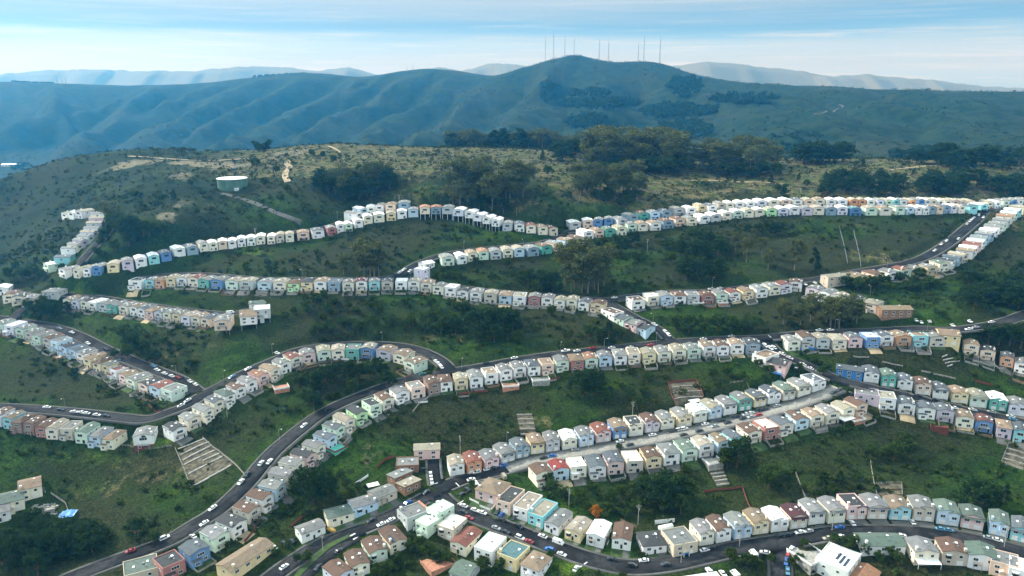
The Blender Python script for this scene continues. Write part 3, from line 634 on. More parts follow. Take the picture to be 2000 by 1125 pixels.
def house_parts(w, d, h, rt, style, var, B0=-4.5):
    """(name, mesh, colour role, parent index, location, turn) for one house; -Y is the side with the big windows"""
    key = (w, d, h, rt, style, var, B0)
    if key in _hp: return _hp[key]
    X, Y = w/2, d/2; parts = []
    b = MB(); r = MB(); rise = {'gy': .125*w, 'gx': .14*d, 'hip': .16*min(w, d), 'flat': 0, 'shed': .10*d}[rt]
    if rt == 'gy':
        b.prism([(-X,B0),(X,B0),(X,h),(0,h+rise),(-X,h)], -Y, Y)
        o = .32; t = .2; k = rise/X
        r.prism([(-X-o,h-k*o+.02),(-X-o,h-k*o+.02+t),(0,h+rise+.02+t),(X+o,h-k*o+.02+t),(X+o,h-k*o+.02),(0,h+rise+.02)][::-1], -Y-.3, Y+.3)
    elif rt == 'gx':
        b.prism_x([(-Y,B0),(Y,B0),(Y,h),(0,h+rise),(-Y,h)], -X, X)
        o = .45; t = .2; k = rise/Y
        r.prism_x([(-Y-o,h-k*o+.02),(-Y-o,h-k*o+.02+t),(0,h+rise+.02+t),(Y+o,h-k*o+.02+t),(Y+o,h-k*o+.02),(0,h+rise+.02)][::-1], -X-.4, X+.4)
    elif rt == 'shed':
        b.prism_x([(-Y,B0),(Y,B0),(Y,h),(-Y,h+rise)], -X, X)
        r.prism_x([(-Y-.5,h+rise+.07),(-Y-.5,h+rise+.27),(Y+.5,h+.17),(Y+.5,h-.03)][::-1], -X-.5, X+.5)
    elif rt == 'hip':
        b.box(-X, X, -Y, Y, B0, h); o = .45; m = min(X, Y)
        e = [(-X-o,-Y-o),(X+o,-Y-o),(X+o,Y+o),(-X-o,Y+o)]; rx, ry = X-m*.95, Y-m*.95
        q = [(-rx,-ry),(rx,-ry),(rx,ry),(-rx,ry)]
        n = 0
        r.v = [(x,y,h-.1) for x,y in e] + [(x,y,h+.08) for x,y in e] + [(x,y,h+rise+.08) for x,y in q]
        r.f = [(3,2,1,0)] + [(i,(i+1)%4,4+(i+1)%4,4+i) for i in range(4)] + [(4+i,4+(i+1)%4,8+(i+1)%4,8+i) for i in range(4)] + [(8,9,10,11)]
        r.m = [0]*len(r.f)
    else:
        b.box(-X, X, -Y, Y, B0, h)
        for x0, x1, y0, y1 in ((-X,X,-Y,-Y+.25),(-X,X,Y-.25,Y),(-X,-X+.25,-Y+.25,Y-.25),(X-.25,X,-Y+.25,Y-.25)): b.box(x0, x1, y0, y1, h+.003, h+.55)
        r.box(-X+.26, X-.26, -Y+.26, Y-.26, h+.01, h+.16)
    if style == 'R' and var == 3:                                  # a lower wing on half of the view side
        b.box(-X+.003, -.2, -Y-1.8, -Y-.003, B0, 3.1); r.box(-X-.15, 0, -Y-2.0, -Y-.01, 3.11, 3.27)
    if style == 'F' and var in (1, 2):                             # projecting upper bay over one garage
        s = 1 if var == 1 else -1; x0, x1 = (.1, X-.15) if s > 0 else (-X+.15, -.1)
        b.prism([(x0,2.55),(x1,2.55),(x1,h-.2),((x0+x1)/2,h+.55),(x0,h-.2)], -Y-.9, -Y-.003)
        c = (x0+x1)/2; hw = (x1-x0)/2+.3
        r.prism([(c-hw,h-.35),(c-hw,h-.17),(c,h+.8),(c+hw,h-.17),(c+hw,h-.35),(c,h+.60)][::-1], -Y-1.15, -Y+1.6)
    if style == 'F' and var == 0:                                  # full-width skirt roof above the front
        r.prism_x([(-Y-1.2,h-.75),(-Y-1.2,h-.6),(-Y+1.2,h+.35),(-Y+1.2,h+.1)][::-1], -X-.2, X+.2)
    if style == 'R' and rt == 'gy' and var in (0, 2):               # raised side walls above the roof edge
        for s_ in (-1, 1): b.box(min(s_*X, s_*(X+.12)), max(s_*X, s_*(X+.12)), -Y*.2, Y+.32, h-.6, h+.42)
    wm = b.mesh('wall', [M_STUCCO]); rm = r.mesh('roof', [M_ROOF])
    parts.append(('wall', wm, 'wall', None, (0,0,0), 0)); parts.append(('roof', rm, 'roof', None, (0,0,0), 0))
    W = lambda x, z, ww, hh, n=1, y=None: parts.append(('window', win_mesh(ww, hh, n), None, None, (x, -Y if y is None else y, z), 0))
    hi = h > 5
    if style == 'R':
        if var == 0: W(0.3, h-2.5, 3.8, 1.5, 3); W(-2.3, .8, 1.7, 1.35); W(2.2, .8, 1.9, 1.35, 2)
        elif var == 1: W(-.6, h-2.5, 3.5, 1.5, 2); W(-2.4, .9, 2.0, 1.25, 2); parts.append(('door', simple('door', _door, [M_TRIM, M_GLASS], 1.8, 2.1), None, None, (1.6,-Y,.05), 0))
        elif var == 2:
            W(0, h-2.5, 3.8, 1.5, 3); W(-2.2, .9, 1.5, 1.2); parts.append(('deck', simple('deck', _deck, [M_GREYWOOD], 6.0, 1.6), None, None, (0,-Y-.004,2.9), 0)); parts.append(('door', simple('door', _door, [M_TRIM, M_GLASS], 1.0, 2.1), None, None, (2.6,-Y,.05), 0))
        else: W(.4, h-2.4, 3.2, 1.35, 3); W(2.3, .9, 1.6, 1.3, 2); W(-2.3, 1.0, 1.8, 1.2, 2, -Y-1.8)
        parts.append(('garage_door', simple('garage_door', _garage, [M_TRIM], 2.6, 2.2), None, None, (-2.2, Y, .6), math.pi))
    elif style == 'F':
        y2 = -Y-.9
        gm = simple('garage_door', _garage, [M_TRIM], 2.7, 2.2)
        for gx_ in (-X*.49, X*.49): parts.append(('garage_door', gm, 'garage', None, (gx_, -Y, .1), 0))
        W(-X*.49, 3.6, 1.9, 1.35, 2, y2 if var == 2 else -Y); W(X*.49, 3.6, 1.9, 1.35, 2, y2 if var == 1 else -Y)
    elif style == 'M':                                             # long two-storey block
        n = max(2, int(w / 5))
        for i in range(n):
            x = -X + (i + .5) * w / n
            W(x, h-2.3, 2.0, 1.3, 2)
            if hi: W(x, .9, 1.6, 1.3, 2)
    else:                                                          # detached house, 'D'
        W(-X*.5, h-2.3, 1.7, 1.3, 2); W(X*.45, h-2.3, 1.3, 1.25)
        if hi: W(-X*.45, .9, 1.4, 1.2); parts.append(('garage_door', simple('garage_door', _garage, [M_TRIM], 2.5, 2.1), 'garage', None, (X*.42,-Y,.1), 0))
        else: parts.append(('door', simple('door', _door, [M_TRIM, M_WOOD], 1.0, 2.1), None, None, (0.1,-Y,.1), 0))
    if style == 'D':
        if var == 0 and hi: parts.append(('porch', simple('porch', _porch, [M_STUCCO, M_ROOF, M_TRIM], 2.6), 'wall', None, (-X*.05, -Y-.004, 0), 0))
        if var in (1, 3) and hi: parts.append(('stairs', simple('stairs', _stairs, [M_WALK, M_TRIM], 2.7), None, None, (X+.01, -Y*.2, 0), 0))
        if var == 2: parts.append(('bay_window', simple('bay_window', _bay, [M_STUCCO, M_GLASS, M_TRIM], 2.6), 'wall', None, (-X*.5, -Y-.004, h-2.7), 0))
        if var == 3: parts.append(('balcony', simple('balcony', _deck, [M_GREYWOOD], 3.4, 1.3), None, None, (-X*.35, -Y-.004, 2.9), 0))
    sw = win_mesh(1.1, 1.0)
    for i, y in enumerate((-Y*.45, Y*.4) if d > 10.5 else (0,)):
        parts.append(('window', sw, None, None, (X, y, h-2.2), math.pi/2)); parts.append(('window', sw, None, None, (-X, -y, h-2.2), -math.pi/2))
        if style in 'DM' and hi: parts.append(('window', sw, None, None, (X, y+1, 1.1), math.pi/2)); parts.append(('window', sw, None, None, (-X, -y, 1.1), -math.pi/2))
    # things on the roof
    z0 = h + (.16 if rt == 'flat' else rise*.55+.2)
    sk = simple('skylight', _sky, [M_WHITE], 1.0, 1.3)
    parts.append(('skylight', sk, None, 1, (X*.42, Y*.25, z0), 0))
    if var % 2 == 0: parts.append(('skylight', sk, None, 1, (-X*.42, -Y*.05, z0), 0))
    parts.append(('vent', simple('vent', _vent, [M_STEEL]), None, 1, (X*.3, -Y*.4, z0+.1), 0))
    if var != 1: parts.append(('vent_pipe', simple('vent_pipe', _pipe, [M_STEEL]), None, 1, (-X*.2, Y*.35, z0+.05), 0)); parts.append(('roof_unit', simple('roof_unit', _unit, [M_STEEL]), None, 1, (X*.15, Y*.05, z0+.2), 0))
    if var in (1, 2): parts.append(('chimney', simple('chimney', _chim, [M_STUCCO, M_TRIM], .9, 1.3), 'wall', 1, ((-X*.8 if var == 1 else X*.8), -Y*.72, h+.35), 0))
    _hp[key] = parts
    return parts

HOUSES = []
def place_house(P, yaw, parts, wc, rc, sx=1.0, name='house', extra=()):
    r = bpy.data.objects.new(name, None); COL.objects.link(r); r.location = P; r.rotation_euler = (0, 0, yaw); r.scale = (sx, 1, 1); r.empty_display_size = .5
    obs = []
    for (pn, me, role, par, loc, turn) in list(parts) + list(extra):
        o = bpy.data.objects.new(pn, me); COL.objects.link(o)
        o.parent = r if par is None else obs[par]; o.location = loc; o.rotation_euler = (0, 0, turn)
        o.color = (*(wc if role == 'wall' else rc if role == 'roof' else (.7,.7,.68)), 1)
        obs.append(o)
    return r
def jit(c, a=.06):
    k = 1 + random.uniform(-a, a)
    return tuple(min(.82, max(.01, x * k * (1 + random.uniform(-.03, .03)))) for x in c)

CUST = [ # px, py, width, depth, height, roof, style, wall+roof, street it stands square to, variant, label
(1326,1057,12,13,5.6,'flat','D','tg','A',0,'low tan flat-roofed building with a blue door beside two white cylinders'),
(1717,1061,19,10,4.2,'gx','M','wG','A',1,'wide white bungalow with dark green roof by the curved street'),
(1799,1076,12,13,6.2,'gy','D','cg','A',1,'cream two-storey house with a white rear awning and tan-grey roof'),
(1857,1077,12,13,6.0,'gy','D','tb','A',2,'tan house with brown roof east of the cream house with awning'),
(1915,1086,13,13,6.0,'gy','D','wG','A',3,'white house with green-grey roof near the bottom east corner'),
(1960,1101,12,13,5.6,'flat','D','og','A',0,'peach house with flat grey roof near the bottom east corner'),
(1997,1116,12,13,6.0,'flat','D','ww','A',2,'white flat-roofed house cut off by the bottom east corner'),
(1636,1100,17,14,6.8,'flat','M','ww','P',0,'large white flat-roofed house with dark solar panels on its roof'),
(1683,1128,13,11,4.0,'gx','D','to','P',1,'orange-tan roof behind the large white house with solar panels'),
(1356,1152,26,12,5.0,'flat','M','ww','A',0,'white flat-roofed block at the bottom edge below the curved street'),
(963,958,15,17,5.8,'hip','D','pt','A',1,'pink corner house with tan hip roof behind a white fence'),
(997,976,9.5,19,6.2,'flat','D','od','A',1,'peach house with dark flat roof next to the pink corner house'),
(1031,988,9.5,20,6.0,'flat','D','wc','A',2,'white house with long beige flat roof on the tree-lined slope side'),
(1061,1002,9.5,19,6.0,'flat','D','ac','A',1,'turquoise house with beige flat roof'),
(1091,1018,9,18,4.8,'gy','D','wg','A',0,'white gabled bungalow with grey roof next to the turquoise house'),
(1130,1033,9.5,16,5.0,'gy','D','yc','A',2,'yellow bungalow with beige roof below the orange tree'),
(1170,1041,9.5,16,5.6,'gy','D','ww','A',3,'white bungalow with bright white roof below the orange tree'),
(1216,1046,10,17,5.0,'gy','D','wb','A',1,'white bungalow with brown-grey roof beside the tall utility pole'),
(1272,1059,13,14,4.6,'hip','D','wd','A',0,'white bungalow with dark hip roofs beside the white cylinders'),
(480,1091,24,10,5.0,'gx','M','yt','B',1,'long yellow house with orange-tan roof at the bottom'),
(606,1036,14,10,5.2,'gx','D','wg','B',1,'white house with grey gable roof beside the forked street'),
(662,1006,15,11,5.2,'gx','D','cG','B',0,'cream house with green-grey roof on the forked street'),
(709,986,15,11,5.2,'gx','D','bg','B',2,'pale blue house with grey-blue roof on the forked street'),
(747,966,14,11,4.6,'gx','D','tg','B',3,'tan house with grey roof next to the brown house at the junction'),
(781,931,13,9,3.8,'shed','D','ng','B',0,'brown house with sloping grey-blue roof near the junction'),
(798,948,12,9,3.8,'shed','D','nc','B',1,'brown house with pale sloping roof at the junction'),
(796,907,12,10,3.6,'flat','D','ng','Q',0,'low house with flat dark grey roof below the long pink house'),
(834,881,14,8,5.8,'gx','M','pc','Q',0,'long pink house with beige roof on the green slope'),
(808,1006,12,16,6.0,'flat','D','sg','A',1,'grey flat-roofed house with terracotta tiles along its parapet'),
(838,1024,9.5,13,6.2,'flat','D','gw','A',0,'mint green house with white flat roof'),
(860,1000,9.5,14,6.2,'flat','D','gw','A',2,'pale green house with bright white flat roof at the junction'),
(884,1029,10.5,15,6.0,'flat','D','tw','A',2,'beige house with white flat roof beside the red-tiled house'),
(911,1056,10,18,5.4,'gy','D','cr','A',3,'cream house with terracotta red-brown tiled roof'),
(958,1071,11,17,7.4,'flat','M','ww','A',0,'tall white house with white flat roof next to the teal roof'),
(1003,1085,12,15,6.6,'flat','D','ya','A',1,'yellow house with flat teal roof'),
(1048,1104,11,15,5.6,'hip','D','wt','A',0,'white corner house with tan hip roof beside the lawn'),
(767,1053,10,17,5.6,'gy','D','cb','B',1,'cream house with brown roof carrying a solar strip'),
(731,1073,10,15,5.8,'gy','D','gb','B',2,'pale green house with brown roof on the forked street'),
(697,1099,10,15,5.8,'gy','D','cb','B',0,'cream house with tan-brown roof on the forked street'),
(660,1119,10,14,5.8,'gy','D','lb','B',3,'lilac house with brown roof at the bottom of the forked street'),
(908,1118,11,13,4.6,'gx','D','sG','A',0,'grey house with green-grey gable roof at the bottom edge'),
(276,1112,14,12,4.6,'flat','D','tG','F',0,'low house with flat olive roof at the bottom edge'),
(1495,700,10,14,6.2,'flat','D','wt','E',1,'white house with tan flat roof at the bend'),
(1521,713,12,11,5.6,'gx','D','pd','E',2,'pink house with dark roof on a blue deck at the bend'),
(285,855,10.5,11,8.0,'gy','R','wg','G',2,'tall white and red house with arched window on a paved circle'),
(60,953,10,12,6.2,'gx','D','ct','F',1,'cream house with tan roof above the rubble yard'),
(23,978,11,12,5.4,'gx','D','cG','F',0,'cream house with green-grey roof beside the rubble yard'),
(0,1000,9,11,5.0,'gx','D','wg','F',1,'white house cut off by the west edge below the green slope'),
(107,572,13,11,4.6,'hip','D','sg','I',0,'grey hip-roofed house beside a bright green lawn'),
(6,566,11,11,5.5,'gy','R','ww','I',1,'white house cut off by the west edge near the green lawn'),
(25,579,9.5,13,6.0,'gy','R','cb','I',1,'cream house with brown roof near the green lawn'),
(42,583,9.5,13,6.0,'gy','R','cd','I',2,'cream house with dark roof near the green lawn'),
(61,587,9.5,13,6.0,'gy','R','tg','I',0,'beige house with grey roof among dark trees near the lawn'),
(438,629,10,15,6.0,'gy','R','og','I',2,'salmon house with grey-green roof on stilts'),
(486,618,11,17,5.6,'gx','M','wt','I',1,'white house with tan-orange roof on tall stilts'),
(512,608,11,12,6.0,'flat','D','sw','I',0,'grey house with white flat roof on stilts'),
(505,594,13,8,3.6,'gx','M','wG','I',1,'white house with green-grey roof above the stilt houses'),
(1196,613,14,9,4.5,'flat','D','wb','O',0,'white house with brown flat roof on the short downhill lane'),
(1217,624,10,10,4.5,'gx','D','gs','O',1,'pale green house with slate roof on the short downhill lane'),
(1240,635,10,11,5.0,'gx','D','pg','O',2,'pink house with grey roof on the short downhill lane'),
(1258,643,11,10,5.0,'gx','D','bd','O',3,'pale blue house with dark roof on the short downhill lane'),
(824,534,8.5,9,8.5,'flat','D','lw','j',0,'tall lilac-white house with white roof above the long middle row'),
(833,517,9,9,4,'gx','D','ww','j',1,'small white house on the lane above the long middle row'),
(1745,608,21,10,5.6,'gx','M','nt','F',0,'orange-brown apartment block with beige roof'),
(1631,546,19,9,7.2,'gx','M','tc','J',0,'wide tan block with peach roof above the eastern thin trees'),
(1850,657,12,14,6.2,'gx','D','yt','F',2,'yellow corner house with tan roof at the eastern junction'),
(1659,726,15,9,5.6,'gx','M','Bs','D',1,'wide blue house with slate roof at the head of the eastern street'),
(1692,772,13,11,4.8,'flat','D','mg','D',0,'maroon house with flat pinkish grey roof at the street corner'),
]
NW = {k: v[1] for k, v in WALLS.items()}; NRf = {k: v[1] for k, v in ROOFS.items()}
LAWNS = []; drive = []; YARDS = []; ypv, ypf, ypm = [], [], []
def pale(c, k): return tuple(x + (.80 - x) * k for x in c)
GROUPS = {}
for (rn, phrase, face, txt) in ROWS:
    hs, W, T, Nn, L = SOLVED[rn]; cz = CZ[face]
    cnt = {}
    for h in hs: cnt[h[2] + h[3]] = cnt.get(h[2] + h[3], 0) + 1
    for i, h in enumerate(hs):
        var = (i * 7 + int(h[0])) % (4 if face == 'R' else 3)
        sp = min(L[i], np.linalg.norm(W[min(i+1, len(W)-1), :2] - W[i, :2]) if i < len(W)-1 else L[i], np.linalg.norm(W[i, :2] - W[i-1, :2]) if i else L[i])
        sx = float(np.clip(sp * .87 / 9.2, .70, 1.10))
        yaw = math.atan2(Nn[i, 0], -Nn[i, 1])
        q_ = (int(h[0]) * 13 + i * 5) % 10
        rt = 'flat' if (h[3] == 'w' and face == 'R') or q_ == 3 else 'hip' if q_ == 7 and face == 'R' else 'gy'
        parts = house_parts(9.2, (11.0, 12.2, 10.2)[q_ % 3] if face == 'R' else (10.6, 11.4)[q_ % 2], (6.3, 6.0, 6.6)[(i + q_) % 3], rt, face, var)
        z = W[i, 2] - cz
        r = place_house((W[i, 0], W[i, 1], z), yaw, parts, jit(pale(WALLS[h[2]][0], .12)), jit(ROOFS[h[3]][0], .2), sx)
        wn, rf = NW[h[2]], NRf[h[3]]
        if cnt[h[2] + h[3]] == 1: lab = f'{wn} house with {rf} roof {phrase}'
        else:
            k = sum(1 for q in hs[:i + 1] if q[2:4] == h[2:4]); n = cnt[h[2] + h[3]]
            lab = f'{ordw(k)} {wn} house with {rf} roof from west {phrase}'
            if len(lab.split()) > 16: lab = f'{ordw(k)} {wn} {rf}-roofed house from west {phrase}'
        tag(r, lab, 'house', 'houses ' + phrase)
        FOOT.append((W[i, 0], W[i, 1], 7.2))
        if face == 'R' and rn not in ('lower',):
            w_ = 4.4 * sx
            if random.random() < .6 and len(lab.split()) <= 13: YARDS.append((lab, W[i, :2], T[i], Nn[i], 5.8, w_))
            if random.random() < .75:
                n0 = len(ypv); dd = random.uniform(3, 7)
                for a in range(4):
                    for s_ in (-1, 0, 1):
                        q2 = W[i, :2] + Nn[i] * (5.4 + a * dd / 3) + T[i] * s_ * w_ * .97; ypv.append((q2[0], q2[1], float(ground(q2[0], q2[1])) + .14))
                mi_ = random.randrange(4)
                for a in range(3):
                    for s_ in range(2): k0 = n0 + a * 3 + s_; ypf.append((k0, k0 + 1, k0 + 4, k0 + 3)); ypm.append(mi_)
        if face == 'F': drive.append((W[i], T[i], Nn[i], 4.2 * sx))
for c in CUST:
    px, py, w, d, h, rt, style, wr, road, var, lab = c
    if road in 'AB' and style == 'D' and px < 1300 or px in (963, 958): w *= .85; d *= .80; h = max(4.2, h * .92)
    elif road == 'A' and px > 1750: w *= .86; d *= .82
    onst = 'stilt' in lab and 'on' in lab.split()
    P = hit(px, py, h * .55 + (4 if onst else 0), d * .4, d1=1100)[0]
    R = RS[road]; j = int(np.argmin(np.hypot(R[:, 0] - P[0], R[:, 1] - P[1]))); j = min(max(j, 2), len(R) - 3)
    t = R[j + 2, :2] - R[j - 2, :2]; t /= np.linalg.norm(t); n = np.array([t[1], -t[0]]); n = -n if n[1] > 0 else n
    if px in (834, 796): n = np.array([.10, -1.0])
    yaw = math.atan2(n[0], -n[1])
    if (962 < px < 1300 and road == 'A' and py < 1065) or (600 < px < 760 and py < 1040): LAWNS.append((P, n, w, d))
    parts = house_parts(w, d, h, rt, style, var, -.4 if onst else -2.0 if road == 'N' else -4.5)
    nm = 'apartment_block' if 'block' in lab else 'house'
    ex = []
    if 'solar' in lab:
        zr = h + .2 if rt == 'flat' else h + .9
        def _pv(b, l): b.box(-l/2, l/2, -.55, .55, 0, .12, 0)
        for q in range(3 if rt == 'flat' else 1): ex.append(('solar_panel', simple('solar_panel', _pv, [M_PV], 7.0), None, 1, (-2.0 + q * 0.9, -4.2 + q * 2.1, zr), 0 if rt == 'flat' else 1.57))
    if 'a white rear awning' in lab:
        def _aw(b): b.prism_x([(-3.6,2.6),(-3.6,2.75),(0,3.15),(0,3.0)][::-1], -5, 5); b.box(-4.9,-4.75,-3.5,-3.35,0,2.62); b.box(4.75,4.9,-3.5,-3.35,0,2.62)
        ex.append(('awning', simple('awning', _aw, [M_WHITE]), None, None, (0, -d/2-.01, 0), 0))
    if onst:
        def _st(b): b.tube([(0,0,-13),(0,0,0)], .22, 8)
        for q in ((-1,-1),(1,-1),(-1,0),(1,0)): ex.append(('stilt', simple('stilt', _st, [M_STEEL]), None, None, (q[0]*w*.44, q[1]*d*.47, -4.4 if False else -.2), 0))
    if 'arched window' in lab:
        ex.append(('base', simple('base', lambda b: b.box(-w/2-.04, w/2+.04, -d/2-.04, d/2+.04, -4.6, 2.7), [M_REDWOOD]), None, None, (0, 0, 0), 0))
        ex.append(('arched_window', simple('arched_window', lambda b: b.prism([(1.25*math.cos(t*math.pi/10), 1.25*math.sin(t*math.pi/10)) for t in range(11)], -.08, .02), [M_GLASS]), None, None, (.3, -d/2, h-.8), 0))
    if 'blue door' in lab: ex.append(('door', simple('blue_door', _door, [M_TRIM, M_BLUE], 2.8, 2.4), None, None, (.2, -d/2, .05), 0))
    if 'terracotta tiles' in lab: ex.append(('parapet_tiles', simple('parapet_tiles', lambda b: b.prism_x([(d/2-1.1,h+.56),(d/2+.3,h+.56),(d/2-.4,h+1.0)], -w/2-.1, w/2+.1), [M_TILE]), None, 1, (0, 0, 0), 0))
    if 'blue deck' in lab:
        ex.append(('deck', simple('blue_deck', _deck, [M_BLUE], 9.0, 2.2), None, None, (0, -d/2-.01, 0), 0))
    tag(place_house((P[0], P[1], P[2] - h * .55), yaw, parts, jit(WALLS[wr[0]][0], .03), jit(ROOFS[wr[1]][0], .05), 1.0, nm, ex), lab, 'apartment block' if 'block' in lab else 'house')
    FOOT.append((P[0], P[1], max(w, d) * .62))
    if style == 'D' and road in 'AB': drive.append((P, t, n, 2.6) if False else (P, t, (n if False else n), 0))
# driveways in front of the street-facing rows
dv, df = [], []
for (P, T, Nn, hw) in drive:
    if hw <= 0: continue
    n0 = len(dv)
    for a in range(5):
        for s in (-1, 0, 1):
            q = P[:2] + Nn * (6.3 + a * 2.6) + T * s * hw
            dv.append((q[0], q[1], float(ground(q[0], q[1])) + .12))
    for a in range(4):
        for s in range(2):
            i = n0 + a * 3 + s; df.append((i, i + 1, i + 4, i + 3))
dfa = np.array(df)
dme = mesh_np('driveway', dv, dfa, [M_DRIVE]); struct('driveway', dme, 'grey concrete driveways in front of the garages')

for (P, n_, w_, d_) in LAWNS:
    t_ = np.array([-n_[1], n_[0]])
    for (x0, x1, mi_) in ((-.52, .12, 2), (.12, .42, 0), (.42, .52, 2)):
        n0 = len(ypv)
        for a in range(6):
            for s_ in range(3):
                q2 = P[:2] + n_ * (d_ / 2 + .1 + a * 1.35) + t_ * (x0 + (x1 - x0) * s_ / 2) * w_
                ypv.append((q2[0], q2[1], float(ground(q2[0], q2[1])) + .15))
        for a in range(5):
            for s_ in range(2): k0 = n0 + a * 3 + s_; ypf.append((k0, k0 + 3, k0 + 4, k0 + 1)); ypm.append(mi_)
struct('yard_ground', mesh_np('yard_ground', ypv, ypf, [M_DRIVE, M_DIRT, M_YARD, M_WALK], ypm), 'small paved and planted yards behind the houses')
# far rows: one mesh, colours per corner
fv, ff, fcol = [], [], []
def far_house(P, yaw, sx, wc, rc, tall=6.3, var=0, stilt=False):
    b = MB(); h = tall; B0 = -.5 if stilt else -2.6; X, Y = 4.6, 6.2
    b.prism([(-X,B0),(X,B0),(X,h),(0,h+1.1),(-X,h)], -Y, Y, 0)
    k = 1.1/X; o = .3
    b.prism([(-X-o,h-k*o+.02),(-X-o,h-k*o+.22),(0,h+1.32),(X+o,h-k*o+.22),(X+o,h-k*o+.02),(0,h+1.12)][::-1], -Y-.3, Y+.3, 1)
    b.box(-1.9, 1.9, -Y-.05, -Y+.02, h-2.6, h-1.1, 2)
    if var % 3 != 1: b.box(-2.9, -1.5, -Y-.05, -Y+.02, .9, 2.1, 2)
    if var % 2 == 0: b.box(1.3, 3.1, -Y-.05, -Y+.02, .2, 2.2, 2)
    if var % 4 == 2: b.box(-3, 3, -Y-1.5, -Y-.004, 2.7, 2.9, 0); b.box(-3, 3, -Y-1.5, -Y-1.42, 3.6, 3.75, 0)
    b.box(X-.02, X+.05, -1, .2, h-2.2, h-1.2, 2); b.box(-X-.05, -X+.02, -1, .2, h-2.2, h-1.2, 2)
    b.box(1.2, 2.2, 1, 2.3, h+.5, h+1.15, 3); b.box(-2.6, -1.7, -2, -1.1, h+.4, h+1.6, 3)
    if stilt:
        for q in (-4.2, 0, 4.2): b.tube([(q,-Y+.4,-12),(q,-Y+.4,-.4)], .2, 6, 3)
    n = len(fv); cs, sn = math.cos(yaw), math.sin(yaw)
    for x, y, z in b.v: x *= sx; fv.append((P[0]+x*cs-y*sn, P[1]+x*sn+y*cs, P[2]+z))
    pal = [wc, rc, (.03,.04,.05), (.75,.75,.73)]
    for f, m in zip(b.f, b.m): ff.append(tuple(n + i for i in f)); fcol.append(pal[m])
for face, txt in FARROWS:
    hs, W, T, Nn, L = SOLVED[txt]
    for i, h in enumerate(hs):
        sp = min([np.linalg.norm(W[j, :2] - W[i, :2]) for j in (i - 1, i + 1) if 0 <= j < len(W)])
        far_house((W[i, 0], W[i, 1], W[i, 2] - (1.8 if stilted(h) else 3.4)), math.atan2(Nn[i, 0], -Nn[i, 1]), float(np.clip(sp * .87 / 9.2, .62, 1.10)), jit(pale(WALLS[h[2]][0], .08)), jit(tuple(x * 1.25 for x in ROOFS[h[3]][0]), .1), 5.2 if stilted(h) else 6.3, i * 5 + int(h[0]), stilted(h))  # far roofs lightened: sun glare put into their colour
        FOOT.append((W[i, 0], W[i, 1], 7.2))
fme = bpy.data.meshes.new('far_houses'); fme.from_pydata(fv, [], ff); fme.materials.append(M_FARH)
ca = fme.color_attributes.new('paint', 'FLOAT_COLOR', 'CORNER')
ca.data.foreach_set('color', np.concatenate([np.tile([*c, 1.0], len(f)) for c, f in zip(fcol, ff)]).astype(np.float32))
tag(link('far_houses', fme), 'upper terraces of small pale houses far up the hill', None, None, 'stuff')
# ---------------------------------------------------------------- trees
def leaf_quads(clumps, nper, leaf, rs, up=0.25):
    C = np.asarray(clumps, float); k = len(C) * nper
    c = np.repeat(C, nper, 0)
    d = rs.normal(size=(k, 3)); d[:, 2] += up; d /= np.linalg.norm(d, axis=1, keepdims=True)
    r = rs.rand(k, 1) ** 0.4
    p = c[:, :3] + d * r * c[:, 3:6]
    nrm = d + rs.normal(size=(k, 3)) * 0.6; nrm /= np.linalg.norm(nrm, axis=1, keepdims=True)
    a = np.cross(nrm, rs.normal(size=(k, 3))); a /= np.linalg.norm(a, axis=1, keepdims=True); b = np.cross(nrm, a)
    s = leaf * (0.55 + rs.rand(k, 1) * 0.9)
    q = np.stack([p - a * s - b * s * .7, p + a * s - b * s * .45, p + a * s * .8 + b * s * .8, p - a * s * .6 + b * s * .6], 1)
    return q.reshape(-1, 3)
def quads_mesh(name, V, mat):
    return mesh_np(name, V, np.arange(len(V)).reshape(-1, 4), [mat])
def limbs(rs, h0, tops, r0, mat, name='trunk', lean=.03):
    b = MB(); mid = (rs.normal() * lean, rs.normal() * lean, h0)
    b.tube([(0,0,-.08), (mid[0]*.5, mid[1]*.5, h0*.5), mid], [r0*1.25, r0, r0*.8], 7)
    for t in tops:
        t = np.asarray(t); m = (np.asarray(mid) * .5 + t * .5) + np.array([0, 0, -.03])
        b.tube([mid, tuple(m), tuple(t)], [r0*.6, r0*.4, r0*.12], 5)
    return b.mesh(name, [mat])
PROTO = {}
